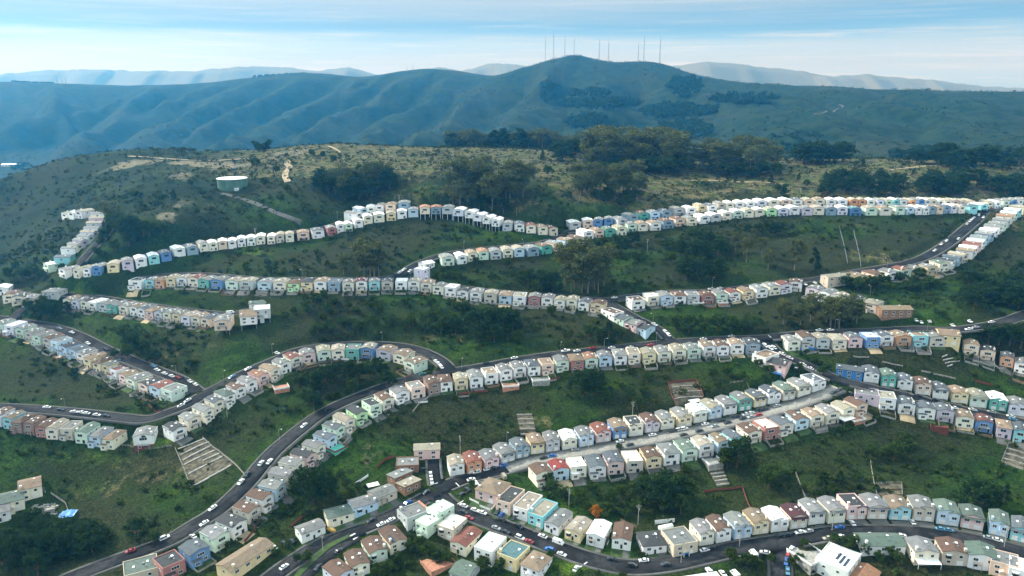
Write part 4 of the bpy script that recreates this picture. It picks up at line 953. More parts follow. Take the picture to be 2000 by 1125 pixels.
def protos():
    for v in range(4):
        rs = np.random.RandomState(100 + v)
        # spreading dark cypress: tiers of flat clumps under a ragged dome
        cl = []
        for i in range(26):
            z = .22 + .72 * rs.rand() ** .8; R = .46 * math.sqrt(max(.05, 1 - ((z - .30) / .72) ** 2)); a = rs.rand() * 6.28; rr = R * (.35 + .65 * rs.rand())
            s = .10 + .07 * rs.rand(); cl.append((rr*math.cos(a), rr*math.sin(a), z, s*1.25, s*1.25, s*.75))
        cl.append((0, 0, .6, .22, .22, .3))
        PROTO['cypress_tree', v] = (limbs(rs, .3, [c[:3] for c in cl[:7]], .035, M_BARKD), quads_mesh('crown', leaf_quads(cl, 75, .026, rs), M_CYP))
        # eucalyptus: long bare stem, umbrella of clumps at the top
        cl = []
        for i in range(24):
            z = .46 + .50 * rs.rand(); R = .25 * (1.1 - abs(z - .72) * 1.9); a = rs.rand() * 6.28; rr = abs(R) * (.2 + .8 * rs.rand())
            s = .06 + .055 * rs.rand(); cl.append((rr*math.cos(a), rr*math.sin(a), z, s*1.3, s*1.3, s))
        for i in range(4):
            z = .30 + .25 * rs.rand(); a = rs.rand() * 6.28; cl.append((.09*math.cos(a), .09*math.sin(a), z, .05, .05, .07))
        PROTO['eucalyptus_tree', v] = (limbs(rs, .56, [c[:3] for c in cl[:8]], .014, M_BARK, lean=.02), quads_mesh('crown', leaf_quads(cl, 70, .017, rs), M_EUC))
        # round broadleaf
        cl = []
        for i in range(22):
            u = rs.normal(size=3); u /= np.linalg.norm(u); R = .38 * (.5 + .5 * rs.rand()); s = .11 + .08 * rs.rand()
            cl.append((u[0]*R, u[1]*R, .58 + u[2]*R*.95, s, s, s*.85))
        PROTO['broadleaf_tree', v] = (limbs(rs, .32, [c[:3] for c in cl[:6]], .03, M_BARKD), quads_mesh('crown', leaf_quads(cl, 70, .030, rs), M_BRD))
        # narrow conifer
        cl = []
        for i in range(26):
            z = .12 + .85 * i / 26; R = .22 * (1.03 - z) + .02; a = rs.rand() * 6.28; s = .05 + .10 * (1 - z)
            cl.append((R*math.cos(a), R*math.sin(a), z, s, s, s*.7))
        PROTO['conifer_tree', v] = (limbs(rs, .6, [], .02, M_BARKD), quads_mesh('crown', leaf_quads(cl, 60, .022, rs), M_CYP))
    rs = np.random.RandomState(9)
    cl = [(rs.normal()*.2, rs.normal()*.2, .55 + rs.normal()*.16, .2, .2, .17) for _ in range(18)]
    PROTO['autumn_tree', 0] = (limbs(rs, .3, [c[:3] for c in cl[:4]], .03, M_BARKD), quads_mesh('crown', leaf_quads(cl, 70, .035, rs), M_ORA))
    b = []; rs = np.random.RandomState(4)
    for i in range(26):
        a = rs.rand() * 6.28; e = -.3 + 1.3 * rs.rand(); L = .34
        p0 = np.array([0, 0, .74]); dr = np.array([math.cos(a)*math.cos(e), math.sin(a)*math.cos(e), math.sin(e)])
        sd_ = np.array([-math.sin(a), math.cos(a), 0]) * .035
        prev = p0
        for j in range(4):
            nx = p0 + dr * L * (j + 1) / 4 + np.array([0, 0, -.22 * ((j + 1) / 4) ** 2])
            b += [prev - sd_, prev + sd_, nx + sd_ * (1 - j * .25), nx - sd_ * (1 - j * .25)]; prev = nx
    PROTO['palm_tree', 0] = (limbs(rs, .76, [], .022, M_BARKD), quads_mesh('crown', np.array(b), M_BRD))
    for v in range(4):
        rs = np.random.RandomState(300 + v)
        cl = [(rs.normal()*.28, rs.normal()*.28, .42 + rs.normal()*.14, .24, .24, .22) for _ in range(9)]
        PROTO['shrub', v] = (limbs(rs, .2, [c[:3] for c in cl[:4]], .03, M_BARKD, 'stem'), quads_mesh('foliage', leaf_quads(cl, 60, .06, rs), M_SCR))
protos()
TREES = []
def tree(kind, x, y, h, wide=1.0, sink=.02):
    nv = 1 if kind in ('autumn_tree', 'palm_tree') else 4
    t, c = PROTO[kind, random.randrange(nv)]
    r = bpy.data.objects.new(kind, None); COL.objects.link(r); r.empty_display_size = .5
    r.location = (x, y, float(ground(x, y)) - sink * h); r.rotation_euler = (0, 0, random.uniform(0, 6.28)); r.scale = (h * wide, h * wide, h)
    for o in (bpy.data.objects.new(t.name.split('.')[0], t), bpy.data.objects.new(c.name.split('.')[0], c)): COL.objects.link(o); o.parent = r
    TREES.append((r, kind, x, y, h)); FOOT.append((x, y, h * .18))
    return r
KD = {'c': 'cypress_tree', 'e': 'eucalyptus_tree', 'b': 'broadleaf_tree', 'n': 'conifer_tree', 'o': 'autumn_tree', 'p': 'palm_tree', 's': 'shrub'}
SINGLE = """c 612 985 23 1.0,c 640 975 17 1.0,c 590 960 13 .9,c 1138 775 19 1.05,c 1165 772 17 1.0,c 1150 760 14,b 585 757 12,c 610 765 13,c 632 757 13,b 598 790 12,c 614 802 12,c 648 745 12,c 675 742 14,c 700 747 13,b 722 737 12,c 742 735 13,c 757 757 11,b 690 765 9,
c 1262 985 16,c 1290 994 19,c 1316 990 18,b 1340 978 14,b 1330 1003 12,b 1282 965 13,c 1300 968 15,b 1250 965 11,c 1438 912 17,b 1420 915 9,b 1500 955 14,b 1515 940 10,n 1605 965 13,b 1622 972 8,c 1898 992 17 1.15,c 1925 990 14,n 1960 982 12,b 1745 898 13,b 1775 893 11,b 1765 872 9,n 1640 945 8,b 1700 890 7,
c 20 1085 14,c 60 1095 15,c 100 1088 15,c 120 1088 12,c 40 1052 12,c 92 1055 12,c 10 1115 14,c 75 1122 14,c 180 1078 10,c 268 1052 11,b 300 1062 7,c 125 1045 11,c 160 1062 12,
c 92 622 14,c 70 626 13,c 112 622 13,b 57 605 10,b 84 600 10,c 130 610 9,b 225 700 8,c 262 690 15,b 250 700 11,b 285 690 10,b 350 690 9,b 320 675 8,c 300 708 9,b 240 660 8,b 370 720 8,
n 1188 672 17,b 1165 668 12,b 1150 655 9,b 1205 660 8,c 1930 668 13,c 1950 670 13,c 1972 672 14,c 1993 678 14,c 1960 592 16,c 1988 602 18,c 1975 565 15,b 1940 592 13,c 1996 545 15,b 1955 560 12,b 1925 575 9,b 1910 600 8,
b 1650 562 9,b 1692 562 10,b 1725 558 10,b 1778 562 11,b 1800 570 9,c 1330 500 15,c 1352 512 18,c 1376 508 17,c 1340 545 16,c 1366 548 18,c 1395 545 16,c 1402 500 14,c 1385 478 12,b 1420 500 9,c 1460 462 11,c 1482 458 11,c 1502 460 12,c 1522 458 11,
e 1457 513 24,e 1487 502 17,e 1500 527 17,e 1551 528 27 1.2,n 1589 527 19,e 1470 480 15,e 1436 490 15,
c 1032 562 16,c 1058 568 18,c 1080 572 16,b 1045 577 12,b 1018 552 12,b 895 548 8,b 850 548 9,b 882 546 8,b 962 552 9,b 1000 545 10,b 988 524 9,b 930 520 8,b 865 535 7,
b 1175 492 13,b 1195 502 14,c 1215 497 15,c 1235 484 16,b 1205 482 12,b 1242 512 9,b 1285 470 8,
b 870 645 13,c 890 652 14,c 920 645 14,c 950 645 16,c 980 652 18,c 1000 645 14,b 830 650 9,b 850 632 10,c 932 662 13,c 965 668 13,b 1075 618 9,b 800 640 11,b 790 602 8,b 840 602 9,b 880 602 9,b 760 640 8,b 740 610 7,b 1010 668 9,b 700 650 9,b 680 605 7,b 640 640 7,b 610 660 7,
b 1320 645 11,b 1345 648 12,b 1372 648 12,b 1400 646 12,b 1425 645 12,b 1450 646 11,b 1475 645 11,
b 45 548 12,b 20 548 13,b 65 542 11,b 82 548 10,b 30 530 9,e 215 445 22 1.3,b 232 452 19,b 245 465 18,c 262 470 20,b 280 462 16,b 252 480 14,b 292 460 13,b 205 470 12,b 318 455 9,b 225 490 10,
b 500 328 11,b 610 305 9,b 632 309 9,b 652 318 9,n 340 388 9,b 374 364 7,b 396 384 8,b 540 340 9,b 516 364 9,b 560 375 7,b 385 420 7,b 190 500 8,b 205 505 7,b 214 452 11,b 208 466 10,b 198 480 9,b 219 440 11,b 222 428 10,
b 1070 344 12,n 1060 314 14,n 1095 318 15,b 1112 304 10,n 1402 352 8,n 1420 358 8,n 1437 358 8,n 1505 358 11,n 1520 340 12,n 1685 328 11,b 1672 324 7,n 1785 342 9,n 1470 348 7,n 1352 330 8,n 1560 352 8,n 1425 330 8,c 1525 390 17,b 1575 365 8,b 1640 345 8,b 1850 345 7,
o 1165 1010 6,b 1130 985 8,b 1155 965 8,b 1195 985 9,b 1215 975 8,b 1100 975 8,b 1080 960 8,b 1070 945 7,b 1240 1000 8,b 1220 1010 6,b 1045 935 6,b 1145 1000 6,b 1185 1005 7,
p 425 775 7,p 440 757 6,b 432 765 4,p 1608 795 6,p 1628 788 6,b 1210 880 5,
b 930 960 4,b 922 950 4,b 835 1085 7,b 820 1070 7,b 850 1095 6,b 800 1078 7,b 780 1100 7,b 870 1100 7,n 858 1098 7,b 760 1118 7,b 945 1112 7,b 975 1115 7,b 1075 1090 4,b 720 1110 6,b 740 1125 7,
b 1425 1095 7,b 1440 1105 6,b 1458 1102 6,b 1480 1112 6,b 1505 1100 5,b 1630 1062 6,b 1650 1072 7,b 1668 1068 6,b 1690 1085 6,b 1715 1098 7,b 1740 1088 6,b 1560 1100 5,b 1545 1105 5,b 1755 1102 6,b 1570 1068 5,
b 580 1100 5,b 540 1085 5,b 560 1072 4,b 600 1098 7,b 530 1040 5,b 500 1062 4,b 455 1090 5,b 445 1070 4,b 665 935 5,b 690 970 5,b 700 960 5,b 675 955 5,
b 840 735 5,b 1340 930 8,b 1415 900 9,b 940 800 5,b 890 785 5,b 925 780 5,b 1230 780 8,b 1245 800 9,b 1215 765 7,b 1185 790 9,b 1265 745 7,b 1390 740 8,b 1420 735 8,b 1450 745 7,b 1480 720 7,b 1500 735 8,b 1560 730 7,b 1590 715 7,b 1605 735 7,b 1380 770 6,b 1400 760 6,b 1260 770 6"""
for t in SINGLE.replace('\n', '').split(','):
    a = t.split()
    p = hit(float(a[1]), float(a[2]), d1=1300)[0]
    tree(KD[a[0]], p[0], p[1], float(a[3]) * random.uniform(.92, 1.08), float(a[4]) if len(a) > 4 else random.uniform(.9, 1.15))
GROVES = [
('b',1155,1335,328,341,20,26,19,'in front of the tallest wood on the ridge'),('b',1380,1520,335,349,16,14,15,'in front of the second tallest ridge wood'),('c',5,185,1045,1092,6,24,12,'in the dark wood at the bottom west corner'),('c',1905,2015,565,612,14,16,14,'in the dark wood at the east edge'),('b',1645,1830,556,572,8,18,9,'under the row beside the flat eastern street'),('b',845,1010,618,668,8,18,11,'in the dark thicket below the middle row'),('b',545,800,588,655,8,22,8,'on the brushy slope below the middle row'),('b',1300,1420,468,545,8,18,12,'in the dark gully below the twin rows'), # kind, base pixels x0 x1 y0 y1, depth of the stand in metres, count, height, label
('e',1105,1182,566,580,14,15,31,'in the tall grove above the middle row'),('e',664,752,540,546,10,9,25,'in the trunk row above the middle row'),
('c',608,760,372,400,28,30,18,'in the dark wood beside the hilltop track'),('e',630,740,380,398,20,10,24,'in the dark wood beside the hilltop track'),
('e',868,1040,392,412,35,28,30,'in the big wood above the upper row'),('c',900,1050,398,420,20,12,15,'in the big wood above the upper row'),
('e',1128,1258,385,402,28,26,27,'in the wood behind the twin upper rows'),('b',1110,1250,395,412,20,10,12,'in the wood behind the twin upper rows'),
('e',1150,1335,326,340,55,58,40,'in the tallest wood on the ridge'),('e',1375,1525,332,348,50,36,31,'in the second tallest ridge wood'),
('c',1562,1658,308,322,40,14,24,'in the dark domed wood on the ridge'),('c',1080,1150,300,318,40,9,20,'in front of the tallest ridge wood'),
('c',1612,1760,370,393,24,17,18,'in the dark wood behind twin rows'),('c',1775,1925,366,394,26,17,19,'in the dark wood above the junction'),
('c',1800,2030,322,342,45,24,22,'in the long dark wood on the east ridge'),('c',1930,2030,372,396,22,12,17,'in the dark corner wood at the east edge'),
('e',1505,1690,640,648,12,16,20,'in the thin pine belt above the garden row'),
]
for kd, x0, x1, y0, y1, dep, n, h, lab in GROVES:
    for i in range(n):
        p = hit(random.uniform(x0, x1), random.uniform(y0, y1), d1=1400)[0]
        TR = tree(KD[kd], p[0] + random.uniform(-3, 3), p[1] + random.uniform(0, dep), h * random.uniform(.62, 1.1), random.uniform(1.1, 1.5) * (1.12 if y1 < 360 else 1), .03)
        TR['group'] = KD[kd].replace('_', ' ') + 's ' + lab; TR['_lab'] = lab
for i in range(84):                                                # the wood behind the ridge
    x = random.uniform(865, 1165); P = unproj(x, 290, random.uniform(1040, 1160))
    TR = tree('eucalyptus_tree' if i % 3 else 'conifer_tree', P[0], P[1], random.uniform(22, 32), 1.8); TR['_lab'] = 'in the long wood behind the hilltop'; TR['group'] = 'trees in the long wood behind the hilltop'
# labels: kind + look + where
def near_house(x, y):
    return None
SIZE = lambda h: 'tall' if h > 17 else 'medium' if h > 9.5 else 'small'
LOOK = {'cypress_tree': 'dark spreading cypress', 'eucalyptus_tree': 'pale-trunked eucalyptus', 'broadleaf_tree': 'round leafy tree', 'conifer_tree': 'narrow dark conifer', 'autumn_tree': 'orange-leaved round tree', 'palm_tree': 'palm tree', 'shrub': 'bush'}
def zone(x, y):
    px = 1000 + x / (y * CT - float(ground(x, y)) * ST) * FPX
    k = min(RS, key=lambda k: np.min(np.hypot(RS[k][:, 0] - x, RS[k][:, 1] - y)))
    R = RS[k]; j = np.argmin(np.hypot(R[:, 0] - x, R[:, 1] - y)); up = y > R[j, 1]
    nm = {'A': 'curved bottom street', 'B': 'forked bottom street', 'b': 'forked bottom street', 'C': 'concrete street', 'D': 'eastern street', 'E': 'steep bend road', 'F': 'long climbing street', 'G': 'hairpin loop', 'H': 'stepped western row', 'h': 'western corner', 'I': 'stilt house row', 'J': 'long middle row', 'j': 'short upper row', 'L': 'twin upper rows', 'M': 'upper western row', 'N': 'far western tip', 'O': 'short downhill lane', 'P': 'bottom side lane', 'Q': 'short cul-de-sac'}[k]
    return ('above the ' if up else 'below the ') + nm
_z = {}
for T_ in TREES:
    r, kind, x, y, h = T_
    z = r.get('_lab') or zone(x, y)
    _z.setdefault((SIZE(h), kind, z), []).append(T_)
for (s, kind, z), L in _z.items():
    L.sort(key=lambda t: t[2])
    for i, (r, _, x, y, h) in enumerate(L):
        lab = f'{s} {LOOK[kind]} {z}' if len(L) == 1 else f'{ordw(i + 1)} {s} {LOOK[kind]} from west {z}'
        tag(r, lab, 'tree', r.get('group') or 'trees ' + z)
        if '_lab' in r: del r['_lab']
# ---------------------------------------------------------------- scrub on the slopes: too many to count
fp = np.array(FOOT)
def scatter(n, xr, yr, dens, rmin, rmax, seed, nq, mats, name, label, clear=2.5, zcheck=True):
    rs = np.random.RandomState(seed)
    x = rs.uniform(*xr, n); y = rs.uniform(*yr, n)
    k = (np.abs(x) < y * .74 + 20) & (rs.rand(n) < dens(x, y)) & (rdist(x, y) > clear)
    x, y = x[k], y[k]
    ok = np.ones(len(x), bool)
    for i in range(0, len(x), 2000):
        d = np.hypot(x[i:i+2000, None] - fp[None, :, 0], y[i:i+2000, None] - fp[None, :, 1]) - fp[None, :, 2]
        ok[i:i+2000] = d.min(1) > 0.5
    x, y = x[ok], y[ok]; z = ground(x, y)
    r = rmin + (rmax - rmin) * rs.rand(len(x)) ** 2.2
    pr = []
    for v in range(6):
        cl = [(rs.normal()*.35, rs.normal()*.35, .42 + .25*rs.rand(), .5, .5, .42) for _ in range(4)]
        pr.append(leaf_quads(cl, nq // 4, .21, rs, .5))
    V = []
    a = rs.rand(len(x)) * 6.28; v = rs.randint(0, 6, len(x))
    for q in range(6):
        s = v == q; ca_, sa_ = np.cos(a[s])[:, None], np.sin(a[s])[:, None]; p = pr[q]; rr = r[s][:, None]
        V.append(np.stack([x[s][:, None] + (p[:, 0] * ca_ - p[:, 1] * sa_) * rr, y[s][:, None] + (p[:, 0] * sa_ + p[:, 1] * ca_) * rr, z[s][:, None] + (p[:, 2] - .12) * rr * .95], -1).reshape(-1, 3))
    V = np.concatenate(V)
    nqd = len(V) // 4
    me = mesh_np(name, V, np.arange(len(V)).reshape(-1, 4), mats, rs.randint(0, len(mats), nqd // 8 + 1).repeat(8)[:nqd])
    tag(link(name, me), label, None, None, 'stuff'); print(name, len(x), nqd)
HEAVY = [(640,590,130,30),(800,620,110,30),(950,640,80,30),(560,570,70,20),(1550,620,80,18),(1380,640,80,14),(150,560,90,24),(300,570,70,14),(250,660,60,30),(120,720,70,30),(700,470,80,20),(900,450,90,22),(1250,500,70,40),(1380,490,60,50),(1500,455,60,20),(1850,600,90,40),(1960,540,50,40),(640,760,70,36),(60,880,60,30),(150,1060,110,40),(330,1030,60,20),(1270,970,70,40),(1130,975,70,24),(1450,740,60,24),(1230,760,50,24),(1750,900,60,24),(1850,930,80,30),(1550,940,60,24),(820,1080,60,24),(1700,1085,50,20),(700,960,50,24),(330,960,70,30),(560,1000,30,30),(430,830,50,36),(1600,725,50,14),(1460,1095,26,14),(690,660,90,16),(540,800,50,30),(1700,545,80,20),(1500,560,50,10),(80,480,80,60)]
def density(x, y):
    z = ground(x, y)
    D = y * CT - z * ST; px = 1000 + x / D * FPX; py = 562.5 - (y * ST + z * CT) / D * FPX
    d = .13 + .75 * sstep(.47, .63, fbm(x / 45, y / 45, 3))
    for cx, cy, rx, ry in HEAVY: d = np.maximum(d, .95 * np.exp(-(((px - cx) / rx) ** 2 + ((py - cy) / ry) ** 2) ** 1.5))
    return d * (.35 + .65 * sstep(.40, .62, fbm(x / 12 + 9, y / 12, 2)))
scatter(46000, (-640, 640), (250, 700), density, .8, 3.4, 21, 40, [M_SCR, M_BRD, M_CYP], 'hillside_scrub', 'dark bushes and scrub covering the slopes between the rows')
scatter(60000, (-800, 800), (640, 1150), lambda x, y: (.30 + .65 * sstep(.45, .62, fbm(x / 40, y / 40, 3))) * (.4 + .6 * sstep(.4, .6, fbm(x / 11, y / 11, 2))), .8, 3.4, 22, 16, [M_SCR, M_SCR, M_CYP], 'hilltop_scrub', 'low brown-green scrub over the open hilltop', .5)
scatter(46000, (-2200, 2200), (1180, 2850), lambda x, y: .15 + .8 * sstep(.44, .62, fbm(x / 110, y / 110, 4)), 1.8, 6.5, 23, 8, [M_SCR, M_CYP, M_CYP], 'mountain_scrub', 'dark scrub dotted over the flank of the hazy mountain', 0)
WOODS = [(1070,1250,196,214,2150,150,20),(1105,1190,228,254,1720,110,20),(1250,1400,206,232,1950,130,20),(1290,1395,238,276,1700,130,20),(1300,1370,150,190,2250,90,16),(1380,1520,186,206,2000,110,16),(1050,1100,165,200,2300,60,14),(1100,1200,175,190,2280,60,16),(1740,1880,296,312,1300,60,14),(1500,1600,255,300,1450,40,9),(500,620,292,300,1150,50,14),(20,140,318,338,1500,60,12)]
wv = []
rs = np.random.RandomState(77)
wp = [leaf_quads([(rs.normal()*.22, rs.normal()*.22, .6 + rs.normal()*.14, .22, .22, .2) for _ in range(7)], 9, .13, rs) for _ in range(5)]
for x0, x1, y0, y1, D, n, h in WOODS:
    for i in range(n):
        P = unproj(rs.uniform(x0, x1), rs.uniform(y0, y1), D)
        u_, v_ = rs.uniform(-1, 1, 2)
        while u_ * u_ + v_ * v_ > .55 + .9 * float(fbm(np.array([u_ * 2.3 + x0]), np.array([v_ * 2.3]), 2)[0]) - .25: u_, v_ = rs.uniform(-1, 1, 2)
        Q = hit((x0 + x1) / 2 + u_ * (x1 - x0) * .56, (y0 + y1) / 2 + v_ * (y1 - y0) * .56, d0=900, d1=3400)[0]
        q = wp[rs.randint(5)]; hh = h * rs.uniform(.7, 1.15); a = rs.rand() * 6.28
        if i % 3 == 0 and n > 100: pass
        wv.append(np.stack([Q[0] + (q[:, 0]*math.cos(a) - q[:, 1]*math.sin(a)) * hh, Q[1] + (q[:, 0]*math.sin(a) + q[:, 1]*math.cos(a)) * hh, float(ground(Q[0], Q[1])) + (q[:, 2] - .2) * hh], -1))
wv = np.concatenate(wv)
tag(link('far_woods', quads_mesh('far_woods', wv, M_CYP)), 'patches of dark wood on the flank of the hazy mountain', None, None, 'stuff')
# ---------------------------------------------------------------- parked cars
def car_mesh(kind, whole):
    L, Wd, H = {'car': (4.5, 1.8, 1.45), 'suv': (4.7, 1.9, 1.8), 'van': (5.4, 2.0, 2.2), 'pickup': (5.6, 2.0, 1.8)}[kind]
    y = L / 2; w = Wd / 2
    if kind == 'van': body = [(-y,.35),(-y,1.0),(-y+.5,1.25),(-y+1.1,H),(y-.1,H),(y,1.0),(y,.35)]; cab = None
    else: body = [(-y,.35),(-y,.72),(-y+.25,.85),(-y+1.2,.98),(y-.7,.98),(y-.05,.9),(y,.35)]
    b = MB(); g = MB()
    def loft(mb, prof, w0, w1, zlo, m):
        n = len(mb.v); k = len(prof); zs = [p[1] for p in prof]; z0, z1 = min(zs), max(zs)
        for s in (-1, 1):
            for (yy, zz) in prof:
                t = (zz - z0) / (z1 - z0 + 1e-6); mb.v.append((s * (w0 + (w1 - w0) * t), yy, zz))
        mb.f.append(tuple(n + i for i in range(k))); mb.m.append(m); mb.f.append(tuple(n + k + i for i in reversed(range(k)))); mb.m.append(m)
        for i in range(k):
            j = (i + 1) % k; mb.f.append((n + j, n + i, n + k + i, n + k + j)); mb.m.append(m)
    loft(b, body, w, w * (.86 if kind == 'van' else .95), .35, 0)
    if kind == 'van':
        g.poly([(-w*.93,-y+.55,1.27),(w*.93,-y+.55,1.27),(w*.88,-y+1.08,H-.12),(-w*.88,-y+1.08,H-.12)], 0)
        for s in (-1, 1): g.box(s*w*.93-.03, s*w*.93+.03, -y+1.1, -y+2.0, 1.25, H-.3, 0)
    else:
        c0, c1, c2, c3 = {'car': (-y+1.15, -y+1.85, y-1.25, y-.6), 'suv': (-y+1.15, -y+1.75, y-.45, y-.15), 'pickup': (-y+1.3, -y+1.9, .35, .75)}[kind]
        loft(g, [(c0,.985),(c1,H-.06),(c2,H-.06),(c3,.985)], w*.92, w*.76, .98, 0)
        loft(b, [(c1-.02,H-.055),(c1+.1,H),(c2-.1,H),(c2+.02,H-.055)], w*.77, w*.72, 1, 0)
        for yy in (c1+.75, c2-.2): b.box(-w*.86, w*.86, yy, yy+.1, 1.0, H-.062, 0)
        if kind == 'pickup': b.box(-w*.95, w*.95, y-.1, y, .9, 1.15, 0); b.box(-w*.95, -w*.88, .8, y-.1, .95, 1.15, 0); b.box(w*.88, w*.95, .8, y-.1, .95, 1.15, 0)
    wh = MB()
    wh.v = []
    def wheel(mb, x, yy, m0, m1):
        mb.tube([(x-.11, yy, .33), (x+.11, yy, .33)], .33, 12, m0)
        sx = .115 if x > 0 else -.115
        mb.tube([(x, yy, .33), (x + sx * 1.05, yy, .33)], .2, 10, m1)
    ws = [(s * (w - .1), yy) for s in (-1, 1) for yy in (-y + .85, y - .85)]
    if whole:
        for q in range(len(g.f)):
            pass
        n = len(b.v); b.v += g.v; b.f += [tuple(n + i for i in f) for f in g.f]; b.m += [1] * len(g.f)
        for x, yy in ws: wheel(b, x, yy, 2, 2)
        return b.mesh(kind, [M_CAR, M_GLASS, M_TYRE])
    one = MB(); one.tube([(-.11,0,0),(.11,0,0)], .33, 12, 0); two = MB(); two.tube([(-.118,0,0),(.118,0,0)], .2, 10, 0)
    return b.mesh('body', [M_CAR]), g.mesh('windows', [M_GLASS]), one.mesh('wheel', [M_TYRE]), two.mesh('rim', [M_RIM]), ws
CM = {(k, w): car_mesh(k, w) for k in ('car', 'suv', 'van', 'pickup') for w in (True, False)}
CCOL = {'w': ((.78,.78,.78),'white'), 'd': ((.02,.025,.03),'black'), 's': ((.36,.38,.40),'silver'), 'r': ((.35,.03,.03),'red'), 'B': ((.03,.12,.40),'blue'), 'b': ((.10,.26,.40),'steel blue'), 't': ((.30,.26,.20),'tan'), 'g': ((.05,.20,.20),'teal')}
CARS = """841 926 w,841 939 w,919 935 w,934 924 w,952 916 w,965 916 d,984 909 B,950 941 s,929 946 wv,984 931 tv,912 955 d,904 964 d,910 984 w,930 994 w,944 1000 w,859 982 w,872 986 b,834 962 d,906 1000 d,920 1009 r,972 1000 d,980 1004 B,979 1015 d,1004 1011 d,1011 1030 ds,969 1031 s,987 1039 d,1014 1051 ws,1031 1059 r,1054 1050 w,1089 1062 wv,1071 1076 Bs,1094 1085 w,1125 1110 w,1191 1095 d,1235 1104 ds,1255 1089 w,1039 1080 d,
1062 894 d,1079 890 B,1122 876 s,1210 861 w,1232 866 d,1274 849 w,1314 841 d,1322 840 ws,1336 837 ws,1331 847 d,1376 827 w,1367 839 d,1396 832 s,1407 819 d,1421 825 d,1436 812 d,1455 807 w,1466 805 w,1451 817 d,1467 814 s,1482 810 r,1486 799 d,1495 799 d,1516 791 s,1626 766 ds,1637 761 ds,1660 767 d,
1490 679 w,1499 677 w,1511 679 w,1527 691 w,1542 699 w,1567 711 w,1582 719 w,1557 717 w,1570 721 w,1600 726 s,1374 662 w,1391 662 d,1430 658 s,1602 646 w,1622 645 w,1302 646 w,1310 652 w,1007 700 w,950 711 d,1106 686 wp,1127 685 w,1160 681 r,1195 679 w,1210 679 d,1226 677 w,1272 672 r,841 705 d,847 709 w,852 712 w,859 719 w,825 732 g,
541 689 w,485 720 w,454 736 b,594 830 w,639 799 d,510 904 w,580 872 d,482 926 d,467 940 w,412 989 w,524 900 w,797 982 B,764 1015 w,746 1024 w,726 1017 d,570 1056 d,554 1060 d,535 1070 wp,555 1107 w,667 1080 d,630 1109 d,827 916 d,403 1030 w,322 1051 ws,377 1047 w,258 1079 r,297 1088 w,
90 797 w,118 800 d,144 804 w,159 805 w,168 807 w,189 810 w,207 812 d,353 792 w,367 783 w,116 641 s,140 649 w,175 669 w,206 682 d,244 690 ds,296 716 b,307 722 w,321 729 w,335 734 w,347 737 r,360 741 d,370 745 w,385 750 w,450 611 wv,
1377 1075 w,1389 1070 d,1559 1036 w,1585 1042 s,1641 1031 B,1665 1021 w,1520 1042 d,1534 1041 d,1644 1052 w,1622 1055 t,1472 1082 wv,1494 1080 w,1551 1077 w,1541 1086 r,1539 1091 B,1541 1116 b,1387 1117 wp,1412 1120 w,1436 1122 wv,1300 1102 d,1836 1030 b,1852 1034 b,1930 1047 s,1947 1052 w,1700 1044 w,1717 1045 d,1740 1047 w,1761 1047 w,1782 1019 w,
1789 625 w,1799 629 w,1816 627 w,1894 627 w,1861 635 w,1890 641 w,1939 630 w,1906 639 s,1795 772 d,1827 780 d,1864 800 w,1900 800 w,1935 802 s,1972 811 w,1979 819 b,
1850 470 w,1840 477 w,1826 489 w,1891 437 w,1896 432 w,1901 429 w,1905 425 w,1912 419 w,1926 426 w,1874 467 w,1572 555 w,1591 552 w,784 532 w,789 526 w,802 529 w,1390 564 wp,1406 563 w,1199 582 w,1280 632 w,1251 621 d"""
STN = {'A': 'the curved bottom street', 'B': 'the forked bottom street', 'b': 'the forked bottom street', 'C': 'the concrete street', 'D': 'the eastern street', 'E': 'the steep bend', 'F': 'the long climbing street', 'G': 'the hairpin loop', 'H': 'the stepped western row', 'h': 'the western corner', 'I': 'the stilt house row', 'J': 'the middle row road', 'j': 'the short upper lane', 'L': 'the twin upper rows', 'M': 'the upper western row', 'N': 'the far western tip', 'O': 'the short downhill lane', 'P': 'the bottom side lane', 'Q': 'the short cul-de-sac'}
clist = []
